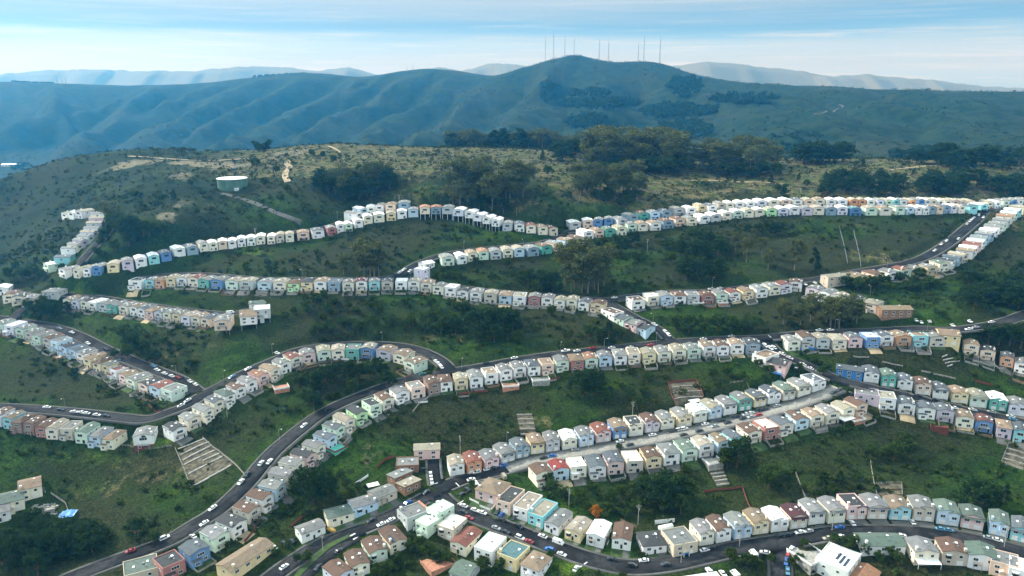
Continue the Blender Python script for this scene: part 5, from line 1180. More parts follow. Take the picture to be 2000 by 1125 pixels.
for t in CARS.replace('\n', '').split(','):
    a = t.split(); px, py, cc = float(a[0]), float(a[1]), a[2][0]; kd = {'': 'car', 's': 'suv', 'v': 'van', 'p': 'pickup'}[a[2][1:]]
    P = hit(px, py, .75, 0, d1=1000)[0]
    best = min(((np.min(np.hypot(R[:, 0] - P[0], R[:, 1] - P[1])), k) for k, R in RS.items()))
    k = best[1]; R = RS[k]; j = int(np.clip(np.argmin(np.hypot(R[:, 0] - P[0], R[:, 1] - P[1])), 2, len(R) - 3)); t_ = R[j + 2] - R[j - 2]
    yaw = math.atan2(-t_[0], t_[1]); hw = RWID.get(k, 4.6); on = best[0] < hw + 1.5
    nrm = np.array([P[0] - R[j, 0], P[1] - R[j, 1]]); ln = np.linalg.norm(nrm) + 1e-6
    pitch = 0.0
    if on:
        off = min(max(ln, hw - 1.6), hw - 1.1) if ln > 1.2 else ln
        P = np.array([R[j, 0] + nrm[0] / ln * off, R[j, 1] + nrm[1] / ln * off, R[j, 2] + .22]); pitch = math.atan2(t_[2], np.hypot(t_[0], t_[1]))
    else:
        yaw += math.pi / 2; P[2] = float(ground(P[0], P[1])) + .13
    if random.random() < .5: yaw += math.pi; pitch = -pitch
    P = np.array(P)
    for (q, _, _, _) in clist:                                     # keep a gap to the next car
        dx = P - q
        if np.hypot(dx[0], dx[1]) < 2.1: P[:2] += (dx[:2] / (np.hypot(dx[0], dx[1]) + 1e-6)) * 2.2
    big = P[1] < 430
    col = jit(CCOL[cc][0], .15)
    nm = {'car': 'parked_car', 'suv': 'parked_suv', 'van': 'parked_van', 'pickup': 'pickup_truck'}[kd]
    if big:
        r = bpy.data.objects.new(nm, None); COL.objects.link(r); r.empty_display_size = .3
        bd, gl, wm_, rm_, ws = CM[kd, False]
        link('body', bd, r, None, col); link('windows', gl, r)
        for x, yy in ws: w_ = link('wheel', wm_, r, (x, yy, .33)); link('rim', rm_, w_)
    else: r = link(nm, CM[kd, True], None, None, col)
    r.location = P; r.rotation_euler = (pitch, 0, yaw)
    clist.append((P, r, (CCOL[cc][1], {'car': 'car', 'suv': 'SUV', 'van': 'van', 'pickup': 'pickup'}[kd], STN[k], 'parked on' if on else 'in a driveway by'), nm))
_g = {}
for q in clist: _g.setdefault(q[2], []).append(q)
for (c, kd, st, wh), L in _g.items():
    L.sort(key=lambda q: q[0][0])
    for i, q in enumerate(L):
        tag(q[1], f'{c} {kd} {wh} {st}' if len(L) == 1 else f'{ordw(i + 1)} {c} {kd} from west {wh} {st}', 'car' if kd in ('car', 'SUV') else kd, 'vehicles on ' + st)
# ---------------------------------------------------------------- lamps and poles
b = MB(); b.tube([(0,0,-.5),(0,0,7.2)], [.11,.07], 8); PM = b.mesh('pole', [M_STEEL])
b = MB(); b.tube([(0,0,7.15),(0,-.6,7.6),(0,-1.8,7.75)], [.06,.05,.05], 6); AM = b.mesh('arm', [M_STEEL])
b = MB(); b.box(-.16,.16,-2.4,-1.75,7.66,7.82); HM = b.mesh('lamp_head', [M_PLASTIC])
b = MB(); b.tube([(0,0,-.5),(0,0,10.5)], [.19,.13], 8); UP = b.mesh('pole', [M_GREYWOOD])
b = MB(); b.box(-1.2,1.2,-.2,-.06,9.6,9.78); b.box(-.9,.9,-.2,-.06,8.7,8.85)
for x in (-1.1,-.5,.5,1.1): b.tube([(x,-.13,9.78),(x,-.13,10.02)], .07, 6)
UA = b.mesh('crossarm', [M_GREYWOOD])
b = MB(); b.tube([(.38,0,7.3),(.38,0,8.3)], .24, 10); b.box(.1,.2,-.06,.06,7.6,7.9); UT = b.mesh('transformer', [M_STEEL])
LAMPS = "1095 692,902 720,1282 670,532 692,546 862,437 745,128 800,747 668,1732 524,1699 578,591 545,659 430,1009 422,1022 486,906 488,1275 632,1630 644,1391 560,990 866,1810 650,345 735,1180 683"
POLES = "1246 1025,1111 992,899 886,1235 818,1444 1068,1625 1036,1961 1068,1264 492,1562 390,780 404,631 1082,747 988,444 815,1150 880,1330 1100,500 470,1476 406"
def pole_label(i, L, what):
    return f'{what} {zone(*L[i][:2])}'
def place_poles(txt, nm, parts, what, cat, sc):
    L = [hit(*map(float, t.split()), d1=1200)[0] for t in txt.split(',')]; dd = {}
    for p in sorted(L, key=lambda p: p[0]): dd.setdefault(zone(p[0], p[1]), []).append(p)
    for z, Q in dd.items():
        for i, p in enumerate(Q):
            r = bpy.data.objects.new(nm, None); COL.objects.link(r); r.location = (p[0], p[1], float(ground(p[0], p[1]))); r.empty_display_size = .3
            k = min(RS, key=lambda k: np.min(np.hypot(RS[k][:, 0] - p[0], RS[k][:, 1] - p[1]))); R = RS[k]; j = np.argmin(np.hypot(R[:, 0] - p[0], R[:, 1] - p[1]))
            v = R[j, :2] - p[:2]; r.rotation_euler = (0, 0, math.atan2(v[0], -v[1])); r.scale = (sc,) * 3
            for n_, m_ in parts: link(n_, m_, r)
            tag(r, f'{what} {z}' if len(Q) == 1 else f'{what} {z}, {ordw(i + 1)} from the west', cat, what + 's')
place_poles(LAMPS, 'street_lamp', [('pole', PM), ('arm', AM), ('lamp_head', HM)], 'grey street lamp with curved arm', 'street lamp', 1.0)
place_poles(POLES, 'utility_pole', [('pole', UP), ('crossarm', UA), ('transformer', UT)], 'wooden utility pole with crossarms', 'utility pole', 1.05)
# ---------------------------------------------------------------- fences, garden terraces
def fence_world(W, h, mat, label):
    W = [np.array(p) if p is not None else None for p in W]; W[2] = W[1] + (W[3] - W[0])
    W = [np.array([p[0], p[1], float(ground(p[0], p[1]))]) for p in W]
    return fence(None, h, mat, label, True, 2.4, 'yard_fence', .08, 'fences round the back yards', W)
def fence(pix, h, mat, label, boards=True, post=2.4, name='fence', thick=.08, group='garden fences on the slopes', W=None):
    W = W or [hit(*p, d1=1100)[0] for p in pix]
    r = bpy.data.objects.new(name, None); COL.objects.link(r); P0 = W[0]; r.location = P0; r.empty_display_size = .3
    pb = MB(); bb = MB(); step = post
    for a, c in zip(W[:-1], W[1:]):
        n = max(1, int(np.hypot(*(c - a)[:2]) / step)); t = (c - a)[:2]; t = t / (np.linalg.norm(t) + 1e-6); nn = np.array([-t[1], t[0]]) * thick / 2
        pts = [a[:2] + (c - a)[:2] * i / n for i in range(n + 1)]; zs = [float(ground(*q)) for q in pts]
        for i, q in enumerate(pts):
            x, y, z = q[0] - P0[0], q[1] - P0[1], zs[i] - P0[2]
            pb.box(x - .09, x + .09, y - .09, y + .09, z - .5, z + h + .1)
        for i in range(n):
            for z0, z1 in ([(0.05, h)] if boards else [(.3, .36), (h * .6, h * .6 + .06), (h - .06, h)]):
                q0, q1 = pts[i] - P0[:2], pts[i + 1] - P0[:2]; A0, A1 = zs[i] - P0[2], zs[i + 1] - P0[2]
                v = [(*(q0 - nn), A0 + z0), (*(q1 - nn), A1 + z0), (*(q1 + nn), A1 + z0), (*(q0 + nn), A0 + z0), (*(q0 - nn), A0 + z1), (*(q1 - nn), A1 + z1), (*(q1 + nn), A1 + z1), (*(q0 + nn), A0 + z1)]
                k = len(bb.v); bb.v += v
                for f in ((0,3,2,1),(4,5,6,7),(0,1,5,4),(1,2,6,5),(2,3,7,6),(3,0,4,7)): bb.f.append(tuple(k + j for j in f)); bb.m.append(0)
    link('panel', bb.mesh('panel', [mat]), r); link('post', pb.mesh('post', [mat]), r)['kind'] = 'stuff'
    tag(r, label, 'fence', group)
FENCES = [([(1304,749),(1360,745),(1374,778)],1.6,M_REDWOOD,'red fence around the upper garden plot above the concrete street',True),([(1304,749),(1312,775),(1320,796)],1.4,M_REDWOOD,'red fence running down the west edge of the garden plot',True),
([(1426,749),(1457,746),(1464,762)],1.2,M_GREYWOOD,'pale fence around a small plot east of the red-fenced garden',False),([(1375,962),(1432,956),(1450,953),(1466,996)],1.3,M_REDWOOD,'red fence on the slope below the concrete street',True),
([(1970,866),(2004,876)],1.3,M_GREYWOOD,'grey fence on top of the terraced plot at the east edge',True),([(1970,866),(1955,904)],1.3,M_GREYWOOD,'grey fence down the side of the terraced plot at the east edge',True),([(1955,904),(1998,918)],1.4,M_GREYWOOD,'grey fence along the bottom of the terraced plot at the east edge',True),
([(1711,946),(1761,945),(1762,968)],1.2,M_GREYWOOD,'grey fence round the brown planting beds above the curved street',False),([(1712,957),(1760,956)],.7,M_WOOD,'upper brown board edging in the planting beds',True),([(1712,968),(1760,967)],.7,M_WOOD,'lower brown board edging in the planting beds',True),
([(1700,904),(1712,967)],1.5,M_GREYWOOD,'long wire fence down the slope beside the planting beds',False),([(1554,926),(1574,976)],1.5,M_GREYWOOD,'wire fence down the slope west of the planting beds',False),([(1639,445),(1655,515)],1.8,M_STEEL,'western of two wire fences down the grassy upper slope',False),([(1667,452),(1681,522)],1.8,M_STEEL,'eastern of two wire fences down the grassy upper slope',False),
([(897,771),(925,768),(952,765)],1.5,M_REDWOOD,'orange-red fence behind the tan-roofed houses of the climbing street',True),([(1041,749),(1070,745)],1.6,M_WHITE,'white garden wall below the dark-roofed white house',True),([(1070,744),(1092,741)],1.6,M_REDWOOD,'orange-red fence beside the white garden wall',True),([(985,757),(1012,754)],1.1,M_WHITE,'low white wall round a pink paved yard',True),
([(817,788),(835,786)],1.0,M_WHITE,'low white wall behind the peach and brown houses',True),([(940,592),(1010,598),(1080,602),(1150,606)],1.2,M_GREYWOOD,'long grey fence under the middle row',True),
([(917,976),(935,985)],1.2,M_WHITE,'white fence beside the hedge of the pink corner house',True),([(937,990),(958,998),(967,989)],1.2,M_WHITE,'white fence in front of the pink corner house',True),([(1279,1024),(1298,1022),(1317,1020)],2.2,M_PLASTIC,'tall white panel fence behind the white cylinders',True),
([(1212,1018),(1228,1026),(1244,1032)],1.4,M_WOOD,'orange-brown fence behind the brown-roofed bungalow',True),([(342,876),(358,912),(373,953)],1.2,M_GREYWOOD,'grey fence down the west side of the big terraced garden',False),([(396,856),(430,884),(457,906),(478,928)],1.2,M_GREYWOOD,'grey fence down the east side of the big terraced garden',True),
([(692,948),(706,940),(719,931)],1.5,M_PLASTIC,'pale fence panels on the slope beside the big cypress',True),([(735,915),(752,900),(770,893)],1.5,M_REDWOOD,'red fence behind the flat-roofed house near the junction',True),([(568,1030),(590,1012),(606,1000)],1.5,M_REDWOOD,'red fence beside the white gabled house at the fork',True),
([(478,1060),(495,1040),(505,1020)],1.5,M_REDWOOD,'red fence along the backs of the lower climbing street',True),([(1723,708),(1763,716)],.9,M_GREYWOOD,'low pale wall on the slope above the eastern street',True),([(1800,726),(1832,733),(1866,741)],1.0,M_GREYWOOD,'long pale wall above the uphill houses of the eastern street',True),([(1904,746),(1938,754)],1.6,M_REDWOOD,'orange-red fence in the grass above the eastern street',True),
([(1667,697),(1697,699)],.9,M_STONE,'pale stone wall under the garden row',True),([(1563,684),(1597,686)],1.4,M_BLUE,'blue fence around a deck under the garden row',True),([(1900,706),(1935,716),(1960,722)],1.3,M_GREYWOOD,'dark fence across the slope below the orange houses',True),([(850,768),(820,788),(806,806)],1.2,M_GREYWOOD,'grey fence behind the brown house on the climbing street',True),
([(290,792),(305,806),(318,803)],1.1,M_REDWOOD,'red fence round the plot below the stepped western row',True),([(228,868),(262,876),(300,878),(335,872)],1.1,M_GREYWOOD,'curved grey fence below the tall white and red house',False),([(100,965),(128,984),(134,1000)],1.3,M_GREYWOOD,'grey fence beside the rubble yard',True)]
for f in FENCES: fence(f[0], f[1], f[2], f[3], f[4])
for (lab_, P_, T_, N_, d0_, w_) in YARDS:
    r = fence_world([(P_ + N_ * d0_ - T_ * w_), (P_ + N_ * (d0_ + random.uniform(3.5, 7)) - T_ * w_), None, (P_ + N_ * d0_ + T_ * w_)], random.choice([1.1, 1.4, 1.7]), random.choice([M_GREYWOOD, M_WOOD, M_GREYWOOD, M_STONE]), 'yard fence behind ' + lab_)
def lines(segs, h, mat, labels, w=.35, group='terrace walls'):
    for (x0, y0, x1, y1), lb in zip(segs, labels): fence([(x0, y0), (x1, y1)], h, mat, lb, True, 3.0, 'terrace_wall', w, group)
_t = [(348,878,399,858),(353,889,408,864),(357,900,411,872),(359,909,420,880),(396,901,429,886),(368,927,435,892),(377,950,451,909)]
lines(_t, .55, M_STONE, [f'{ordw(i + 1)} pale stone terrace wall from the top of the big terraced garden' for i in range(7)], .9)
_t = [(1009,811,1039,811),(1011,820,1041,820),(1013,829,1043,829),(1015,839,1045,839),(1017,849,1047,849)]
lines(_t, .8, M_GREYWOOD, [f'{ordw(i + 1)} board wall from the top of the narrow terraced plot' for i in range(5)], .5)
_t = [(1383,919,1412,916),(1388,927,1414,924),(1392,934,1418,931),(1396,941,1420,938),(1400,949,1424,946)]
lines(_t, .8, M_STONE, [f'{ordw(i + 1)} stone step wall down the slope below the white-roofed deck' for i in range(5)], .6)
_t = [(1840,698,1850,694),(1842,704,1870,700),(1846,710,1874,706),(1850,717,1860,713)]
lines(_t, .7, M_STONE, [f'{ordw(i + 1)} broken pale step wall below the peach corner house' for i in range(4)], .6)
_t = [(1966,876,2000,886),(1962,886,2000,897),(1958,896,2000,908)]
lines(_t, .7, M_STONE, [f'{ordw(i + 1)} terrace wall from the top of the east edge plot' for i in range(3)], .6)
_t = [(1312,757,1368,753),(1314,768,1370,764),(1317,780,1372,775)]
lines(_t, .5, M_GREYWOOD, [f'{ordw(i + 1)} low board edging inside the red-fenced garden' for i in range(3)], .4)
_pv, _pf = [], []
for q in ([(345,885),(398,855),(457,906),(373,952)],[(1009,809),(1039,809),(1047,850),(1017,851)],[(1304,749),(1360,745),(1374,778),(1320,796)],[(1970,866),(2004,876),(1998,918),(1955,904)],[(1711,946),(1761,945),(1761,969),(1712,970)],[(1384,918),(1412,915),(1424,948),(1402,952)]):
    Q = [hit(*p, d1=900)[0][:2] for p in q]; n0 = len(_pv); m_ = 14
    for a in range(m_ + 1):
        for c in range(m_ + 1):
            u, v = a / m_, c / m_; p = (Q[0]*(1-u)+Q[1]*u)*(1-v) + (Q[3]*(1-u)+Q[2]*u)*v; _pv.append((p[0], p[1], float(ground(*p)) + .13))
    for a in range(m_):
        for c in range(m_): k = n0 + a*(m_+1) + c; _pf.append((k, k+m_+1, k+m_+2, k+1))
struct('garden_soil', mesh_np('garden_soil', _pv, np.array(_pf)[:, ::-1], [solid('garden_soil', (.075,.066,.042), .95, .7, .45)]), 'worked brown soil in the terraced garden plots')
# ---------------------------------------------------------------- water tank
P = hit(445, 374, d1=1100)[0]; Rt = 13.6
r = bpy.data.objects.new('water_tank', None); COL.objects.link(r); r.location = (P[0], P[1] + Rt, float(ground(P[0], P[1] + Rt)))
b = MB(); n = 56
b.tube([(0,0,-6),(0,0,7.2)], Rt, n, 0, False)
for z in (1.5, 3.5, 5.5): b.tube([(0,0,z),(0,0,z+.12)], Rt+.06, n, 0, False)
link('shell', b.mesh('shell', [M_TANK], True), r)
b = MB(); b.tube([(0,0,7.21),(0,0,7.5),(0,0,7.9)], [Rt+.35, Rt+.35, .3], n); link('roof', b.mesh('roof', [M_TANKR]), r)
b = MB()
for s in (-.3, .3): b.tube([(s, -Rt-.35, -1), (s, -Rt-.35, 8.0)], .06, 6)
for i in range(19): b.tube([(-.3, -Rt-.35, .4*i+.2), (.3, -Rt-.35, .4*i+.2)], .04, 5)
link('ladder', b.mesh('ladder', [M_STEEL]), r)
tag(r, 'large round green water tank with pale roof on the hill', 'water tank')
b = MB(); b.box(-2,2,-1.2,1.2,-2,2.2,0); b.box(-2.2,2.2,-1.4,1.4,2.203,2.4,0); b.box(-.5,.5,-1.26,-1.2,0,1.9,1)
Q = hit(462, 372, d1=1100)[0]; tag(link('pump_shed', b.mesh('pump_shed', [M_WHITE, M_STEEL]), None, (Q[0], Q[1], float(ground(Q[0], Q[1])))), 'small white shed at the foot of the green water tank', 'shed')
# white cylinders beside the bungalow
for i, (px, py) in enumerate(((1300,1035),(1307,1045))):
    P = hit(px, py, d1=800)[0]; r = bpy.data.objects.new('storage_cylinder', None); COL.objects.link(r); r.location = (P[0], P[1], float(ground(P[0], P[1])) + 1.6); r.rotation_euler = (0, 0, .35)
    b = MB(); b.tube([(-3.9,0,0),(-3.5,0,0),(3.5,0,0),(3.9,0,0)], [.5,1.25,1.25,.5], 20); link('shell', b.mesh('shell', [M_PLASTIC], True), r)
    for x in (-2.2, 2.2):
        b = MB(); b.box(x-.2, x+.2, -1, 1, -2.6, -.95); link('cradle', b.mesh('cradle', [M_STEEL]), r)
    tag(r, ('rear' if i == 0 else 'front') + ' one of two white storage cylinders by the white panel fence', 'storage tank', 'white storage cylinders')
# small yard things
P = hit(647, 1038, d1=800)[0]; b = MB(); b.tube([(-3,0,.7),(-2.2,0,.9),(0,0,1.0),(2.2,0,.9),(2.8,0,.8)], [.15,.8,1.05,.95,.5], 12); b.box(-2,2,-.7,.7,-.3,.3)
o = link('covered_boat', b.mesh('covered_boat', [solid('ochre_cover', (.42,.26,.07), .8)], True), None, (P[0], P[1], float(ground(P[0], P[1])))); o.rotation_euler = (0, 0, -.5); tag(o, 'yellow covered boat beside the cream house at the fork', 'boat')
for px, py, w, lb in ((729,955,6,'white canopy on posts in the yard behind the tan house'),(1357,790,7,'white canopy in the red-fenced garden'),(1652,824,9,'white canopy behind the easternmost houses of the concrete street')):
    P = hit(px, py, d1=800)[0]; r = bpy.data.objects.new('canopy', None); COL.objects.link(r); r.location = (P[0], P[1], float(ground(P[0], P[1])))
    b = MB(); b.box(-w/2, w/2, -w*.32, w*.32, 2.5, 2.62); link('top', b.mesh('top', [M_WHITE]), r)
    for sx_ in (-1, 1):
        for sy_ in (-1, 1): b = MB(); b.box(sx_*w*.46-.06, sx_*w*.46+.06, sy_*w*.29-.06, sy_*w*.29+.06, -1.5, 2.5); link('post', b.mesh('post', [M_STEEL]), r)
    r.rotation_euler = (0, 0, .45); tag(r, lb, 'canopy', 'garden canopies')
def deck(px, py, w, d, h, yaw, mat, lab, rail=M_WHITE):
    P = hit(px, py, h * .5, d1=900)[0]; r = bpy.data.objects.new('garden_deck', None); COL.objects.link(r); r.location = (P[0], P[1], float(ground(P[0], P[1])) + h); r.rotation_euler = (0, 0, yaw)
    b = MB(); b.box(-w/2, w/2, -d/2, d/2, -.2, 0); b.box(-w/2+.05, w/2-.05, -d/2+.05, d/2-.05, -h-4, -.203); link('platform', b.mesh('platform', [mat]), r)
    b = MB()
    for x0, x1, y0, y1 in ((-w/2,w/2,-d/2,-d/2+.12),(-w/2,-w/2+.12,-d/2+.13,d/2),(w/2-.12,w/2,-d/2+.13,d/2)): b.box(x0, x1, y0, y1, .003, 1.0)
    link('railing', b.mesh('railing', [rail]), r); tag(r, lab, 'deck', 'garden decks')
M_MINT = solid('green_court_paint', (.10,.42,.34), .8)
deck(1392,903,9,7,1.4,.35,M_STONE,'pale walled deck above the stone steps below the concrete street'); deck(1516,848,10,5,1.2,.4,M_TILE,'red deck below the red brick house'); deck(549,759,9,7,2.0,.5,M_TILE,'white-walled terracotta deck below the orange-roofed house')
deck(658,876,9,8,.8,.9,M_MINT,'mint green yard floor beside the climbing street',M_REDWOOD); deck(996,752,10,8,.8,.2,M_TILE,'pink paved yard behind the white house',M_WHITE); deck(1055,742,11,7,1.2,.2,M_STONE,'pale paved yard above the white garden wall'); deck(856,1100,13,11,.5,.6,M_TILE,'terracotta terrace below the red-tiled house',M_TILE); deck(1578,1085,12,14,1.5,.5,M_STONE,'pale terrace with parapet beside the large white house'); deck(664,702,12,5,1.0,.05,M_STONE,'pale yard below the cream house on the hairpin loop'); deck(1672,820,9,6,1.2,.4,M_TILE,'reddish deck at the east end of the concrete street'); deck(97,994,5,7,.6,.5,M_GREYWOOD,'grey deck in the rubble yard',M_GREYWOOD); deck(1363,593,8,4,1.2,.0,M_STONE,'pale deck under the grey house beside the red one'); deck(1412,593,7,3,1.2,.1,M_TILE,'pink deck under the pale green house'); deck(1834,835,9,5,1.0,-.35,M_REDWOOD,'red-brown deck below the mauve house',M_REDWOOD)
b = MB(); rs = np.random.RandomState(8)
for i in range(60):
    P = hit(rs.uniform(62, 112), rs.uniform(985, 1006), d1=800)[0]; s = rs.uniform(.3, 1.1); z = float(ground(P[0], P[1])); b.box(P[0]-s, P[0]+s*.8, P[1]-s*.5, P[1]+s*.5, z-.3, z+s*.7)
tag(link('rubble', b.mesh('rubble', [M_STONE])), 'heap of pale rubble in the yard at the west edge', None, None, 'stuff')
P = hit(133, 1008, d1=800)[0]; V = []; 
X_, Y_ = np.meshgrid(np.linspace(-4, 4, 14), np.linspace(-3, 3, 11)); Z_ = ground(X_ + P[0], Y_ + P[1]) + .5 + fbm(X_ / 1.5 + 5, Y_ / 1.5, 3) * 1.5; ii = (np.arange(10)[:, None] * 14 + np.arange(13)[None]).ravel()
me = mesh_np('tarpaulin', np.stack([X_ + P[0], Y_ + P[1], Z_], -1).reshape(-1, 3), np.stack([ii, ii + 1, ii + 15, ii + 14], 1), [M_BLUE]); tag(link('tarpaulin', me), 'crumpled bright blue tarpaulin beside the rubble yard', 'tarpaulin')
# ---------------------------------------------------------------- paths and far tracks
def path(pix, w, mat, lab, d1=1400, zo=.25, d0=140):
    W = np.array([hit(*p, d0=d0, d1=d1)[0] for p in pix]); C = catmull(W, 3.0 if d1 < 2000 else 12.0)
    T = np.gradient(C[:, :2], axis=0); T /= np.linalg.norm(T, axis=1, keepdims=True) + 1e-9; Nn = np.stack([-T[:, 1], T[:, 0]], 1); V = []
    for o in (-1, -.33, .33, 1):
        q = C[:, :2] + Nn * o * w / 2; V.append(np.stack([q[:, 0], q[:, 1], ground(q[:, 0], q[:, 1]) + zo], 1))
    V = np.stack(V, 1)[:, ::-1]
    struct('path', mesh_np('path', V.reshape(-1, 3), strip_faces(len(C), 4), [mat]), lab)
path([(562,357),(557,345),(560,336),(566,328),(561,320),(571,314)], 6, M_DIRT, 'winding sandy track up the open hilltop', zo=.9)
path([(432,378),(470,388),(500,398),(540,416),(588,435)], 4, M_WALK, 'grey access road slanting down from the water tank')
path([(250,305),(300,308),(360,312),(430,313),(490,308)], 2.5, M_DIRT, 'thin dirt trail along the hilltop'); path([(640,285),(655,291),(664,298)], 3, M_DIRT, 'short dirt trail over the hill crest'); path([(1330,352),(1450,356),(1530,360)], 2.5, M_DIRT, 'pale trail through the hilltop scrub'); path([(1740,332),(1800,325),(1880,322),(1905,326)], 4, M_DIRT, 'sandy trail on the east hilltop')
path([(1590,223),(1612,220),(1630,217),(1644,212),(1646,208),(1638,206)], 4.5, M_WALK, 'pale hairpin road on the mountain flank', 3400, 1.5, 1100); path([(1340,290),(1365,293),(1395,292)], 7, M_WALK, 'pale stretch of road beyond the ridge', 3400, 1.5, 1100)
def shed_far(px, py, D, w, d, h, lab):
    Q = hit(px, py, d0=1000, d1=3400)[0]; b = MB(); b.box(-w/2, w/2, -d/2, d/2, -6, h, 0); b.prism_x([(-d/2-1,h+.02),(-d/2-1,h+.5),(0,h+2.6),(d/2+1,h+.5),(d/2+1,h+.02)][::-1], -w/2-1, w/2+1, 0)
    for i in range(int(w / 9)): b.box(-w/2+3+i*9, -w/2+7+i*9, -d/2-.1, -d/2, .5, h*.6, 1)
    tag(link('warehouse', b.mesh('warehouse', [M_WHITE, M_STEEL]), None, Q), lab, 'warehouse', 'warehouses in the far valley')
shed_far(22, 325, 0, 46, 18, 6, 'long white warehouse in the far valley at the west edge')
# ---------------------------------------------------------------- masts on the mountain
def mast(px, ytop, ybase, w0, lab, D=2600):
    Q = None
    for yy in (ybase, ybase + 3, ybase + 6, ybase + 10, ybase + 15):
        h_ = hit(px, yy, d0=1200, d1=3300)[0]
        if abs(h_[2] - float(ground(h_[0], h_[1]))) < 6: Q = h_; break
    if Q is None: Q = h_
    Dq = Q[1] * CT - Q[2] * ST; top = unproj(px, ytop, Dq)[2]; H = top - Q[2]
    r = bpy.data.objects.new('radio_mast', None); COL.objects.link(r); r.location = Q; b = MB(); t = .2; w0 *= .8; n = max(6, int(H / 6))
    c = [(-1,-1),(1,-1),(1,1),(-1,1)]; ww = lambda z: w0 * (1 - .6 * z / (H * .8)) if z < H * .8 else w0 * .4
    for x, y in c: b.tube([(x*ww(0), y*ww(0), -4), (x*ww(H*.8), y*ww(H*.8), H*.8)], t, 4)
    for i in range(n):
        z0, z1 = H*.8*i/n, H*.8*(i+1)/n
        for k in range(4):
            a, d = c[k], c[(k + 1) % 4]
            b.tube([(a[0]*ww(z0), a[1]*ww(z0), z0), (d[0]*ww(z1), d[1]*ww(z1), z1)], t*.6, 3); b.tube([(a[0]*ww(z1), a[1]*ww(z1), z1), (d[0]*ww(z1), d[1]*ww(z1), z1)], t*.6, 3)
    link('lattice', b.mesh('lattice', [M_MAST]), r); b = MB(); b.tube([(0,0,H*.78),(0,0,H)], [.55,.2], 6); link('antenna', b.mesh('antenna', [M_MAST]), r)
    tag(r, lab, 'radio mast', 'radio masts on the mountain top')
for i, (px, y0, y1, w) in enumerate([(1065,73,119,1.3),(1081,60,118,1.9),(1103,68,112,1.3),(1121,73,108,1.1),(1170,73,121,2.1),(1188,75,123,1.9),(1246,83,123,2.0),(1257,68,121,1.5),(1288,70,122,2.1)]): mast(px, y0, y1, w, f'thin lattice radio mast on the summit, {ordw(i + 1)} of nine from the west')
for i, (px, y0, y1) in enumerate([(112,150,161),(122,151,162),(129,150,162),(795,129,141),(806,128,140)]): mast(px, y0, y1, 1.2, f'tiny lattice mast on the western crest, {ordw(i + 1)} from the west')
# ---------------------------------------------------------------- ranges on the horizon
def ridge(prof, D, lab, seed):
    pr = np.array(prof, float); xs = np.linspace(pr[0, 0], pr[-1, 0], 220); ys = np.interp(xs, pr[:, 0], pr[:, 1]) + (fbm(xs / 16 + seed, xs * 0 + seed, 4) - .5) * 5
    cr_ = unproj(xs, ys, D + (fbm(xs / 60, xs * 0 + 3, 2) - .5) * 400); R = []
    for k, (off, f) in enumerate([(-800, 0), (-540, .22), (-280, .58), (-90, .86), (0, 1), (160, .8), (700, 0)]):
        q = cr_.copy(); q[:, 1] += off + (fbm(xs / 45 + k, xs * 0 + k * 5.0, 3) - .5) * 8 * (k != 4); q[:, 2] = -236 + (cr_[:, 2] + 236) * f * (1 + (fbm(xs / 40 + k * 3, xs * 0 + k, 2) - .5) * .015 * (k not in (4,))); R.append(q)
    V = np.stack(R, 1)
    struct('hills', mesh_np('hills', V.reshape(-1, 3), strip_faces(len(xs), 7)[:, ::-1], [M_GROUND], smooth=True), lab)
ridge([(-300,142),(-60,148),(0,145),(80,137),(200,136),(290,139),(380,138),(480,130),(560,131),(620,138),(680,132),(715,141),(760,150)], 6300, 'long blue range on the western horizon', 1)
ridge([(780,150),(860,131),(900,139),(960,124),(1010,127),(1060,134),(1110,145)], 6000, 'faint blue hill behind the mountain saddle', 2)
ridge([(1280,132),(1320,128),(1385,121),(1440,125),(1520,134),(1580,141),(1618,150),(1690,145),(1740,149),(1800,155),(1860,161),(1940,170),(2050,174)], 5600, 'blue mountain range beyond the east shoulder', 3)
# ---------------------------------------------------------------- camera, light, sky, air
cam = bpy.data.cameras.new('camera'); co = bpy.data.objects.new('camera', cam); COL.objects.link(co)
co.rotation_euler = (math.pi / 2 - TH, 0, 0); cam.sensor_width = 36; cam.lens = 36 * FPX / 2000.0; cam.clip_start = 1; cam.clip_end = 40000
SC.camera = co
AZ, EL = math.radians(-66), math.radians(36)      # veiled sun ahead and to the left
sd = Vector((math.sin(AZ) * math.cos(EL), math.cos(AZ) * math.cos(EL), math.sin(EL)))
sun = bpy.data.lights.new('sun', 'SUN'); sun.energy = 3.1; sun.angle = math.radians(5.0); sun.color = (1.0, 0.97, 0.86)
so = bpy.data.objects.new('sun', sun); COL.objects.link(so); so.rotation_euler = (-sd).to_track_quat('-Z', 'Y').to_euler(); so.location = (0, 0, 500)
wd = bpy.data.worlds.new('World'); SC.world = wd; wd.use_nodes = True; nt = wd.node_tree; nt.nodes.clear()
out = N(nt, 'ShaderNodeOutputWorld'); bg = N(nt, 'ShaderNodeBackground'); bg.inputs[1].default_value = 0.12
sky = N(nt, 'ShaderNodeTexSky'); sky.sky_type = 'NISHITA'; sky.sun_disc = False; sky.sun_elevation = EL; sky.sun_rotation = AZ; sky.altitude = 200; sky.air_density = 1.0; sky.dust_density = 1.0; sky.ozone_density = 2.0
tc = N(nt, 'ShaderNodeTexCoord'); sx = N(nt, 'ShaderNodeSeparateXYZ'); nt.links.new(tc.outputs['Generated'], sx.inputs[0])
zz = sx.outputs[2]
mp = N(nt, 'ShaderNodeMapping'); mp.inputs['Scale'].default_value = (1.1, 1.1, 22); mp.inputs['Rotation'].default_value = (0, math.radians(1.5), 0); nt.links.new(tc.outputs['Generated'], mp.inputs[0])
f1 = noise(nt, mp.outputs[0], 1.7, 6, 0.55)
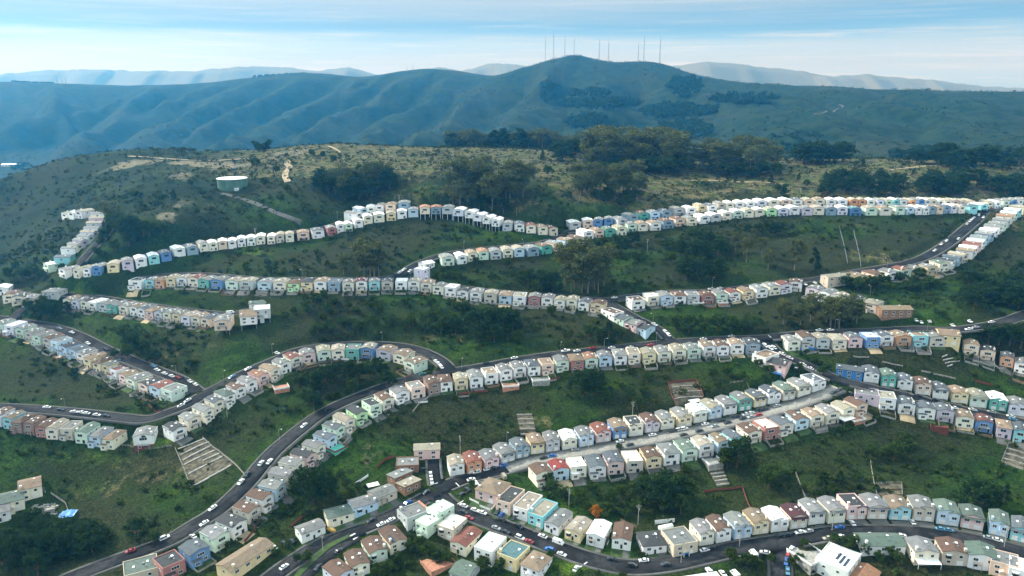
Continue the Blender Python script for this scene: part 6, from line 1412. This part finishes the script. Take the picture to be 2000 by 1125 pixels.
mp2 = N(nt, 'ShaderNodeMapping'); mp2.inputs['Scale'].default_value = (3, 3, 80); mp2.inputs['Location'].default_value = (3, 1, 2); nt.links.new(tc.outputs['Generated'], mp2.inputs[0])
f2 = noise(nt, mp2.outputs[0], 2.0, 6, 0.6)
# layers of thin cloud: height warped by the streaks
zw = math_(nt, 'ADD', zz, math_(nt, 'MULTIPLY', math_(nt, 'SUBTRACT', f1, 0.5), 0.055))
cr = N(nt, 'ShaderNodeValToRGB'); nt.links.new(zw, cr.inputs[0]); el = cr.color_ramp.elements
stops = [(0.0, (.46,.58,.68)), (0.016, (.54,.58,.60)), (0.030, (.50,.53,.52)), (0.046, (.40,.49,.55)), (0.057, (.16,.33,.51)), (0.066, (.12,.28,.47)), (0.079, (.20,.32,.45)), (0.092, (.36,.42,.47)), (0.108, (.26,.35,.44)), (0.125, (.40,.48,.55)), (0.16, (.72,.86,.98)), (0.35, (1.22,1.46,1.52)), (1.0, (1.22,1.46,1.55))]  # highest stops lie unseen above the view, brightened to add light on the facades
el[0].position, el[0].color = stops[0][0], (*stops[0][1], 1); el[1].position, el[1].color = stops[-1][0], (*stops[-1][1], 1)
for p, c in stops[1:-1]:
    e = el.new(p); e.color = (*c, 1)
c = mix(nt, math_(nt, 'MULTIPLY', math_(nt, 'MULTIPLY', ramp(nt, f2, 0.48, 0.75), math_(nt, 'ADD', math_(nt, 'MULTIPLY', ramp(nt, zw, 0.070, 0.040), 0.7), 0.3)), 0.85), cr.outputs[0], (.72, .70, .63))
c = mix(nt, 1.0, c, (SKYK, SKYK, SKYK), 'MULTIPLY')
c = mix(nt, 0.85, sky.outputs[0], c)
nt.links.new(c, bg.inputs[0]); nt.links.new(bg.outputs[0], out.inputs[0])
if HAZE > 0:
    hb = MB(); hb.box(-9000, 9000, -500, 7600, -260, 320)
    hm = bpy.data.materials.new('haze'); hm.use_nodes = True; h = hm.node_tree; h.nodes.clear()
    ho = N(h, 'ShaderNodeOutputMaterial'); hv = N(h, 'ShaderNodeVolumePrincipled')
    hv.inputs['Color'].default_value = (0.07, 0.47, 1.0, 1); hv.inputs['Absorption Color'].default_value = (1, 1, 1, 1); hv.inputs['Density'].default_value = HAZE; hv.inputs['Anisotropy'].default_value = 0.7
    h.links.new(hv.outputs[0], ho.inputs['Volume'])
    tag(link('haze', hb.mesh('haze', [hm])), 'pale blue haze in the air over the hills', None, None, 'stuff')
cy = SC.cycles; cy.max_bounces = 6; cy.diffuse_bounces = 2; cy.glossy_bounces = 2; cy.transmission_bounces = 2; cy.transparent_max_bounces = 8; cy.volume_bounces = 3
vs = SC.view_settings; SC.display_settings.display_device = 'sRGB'; vs.view_transform = 'Standard'; vs.look = 'None'; vs.exposure = EXPO; vs.gamma = 1; vs.use_curve_mapping = False
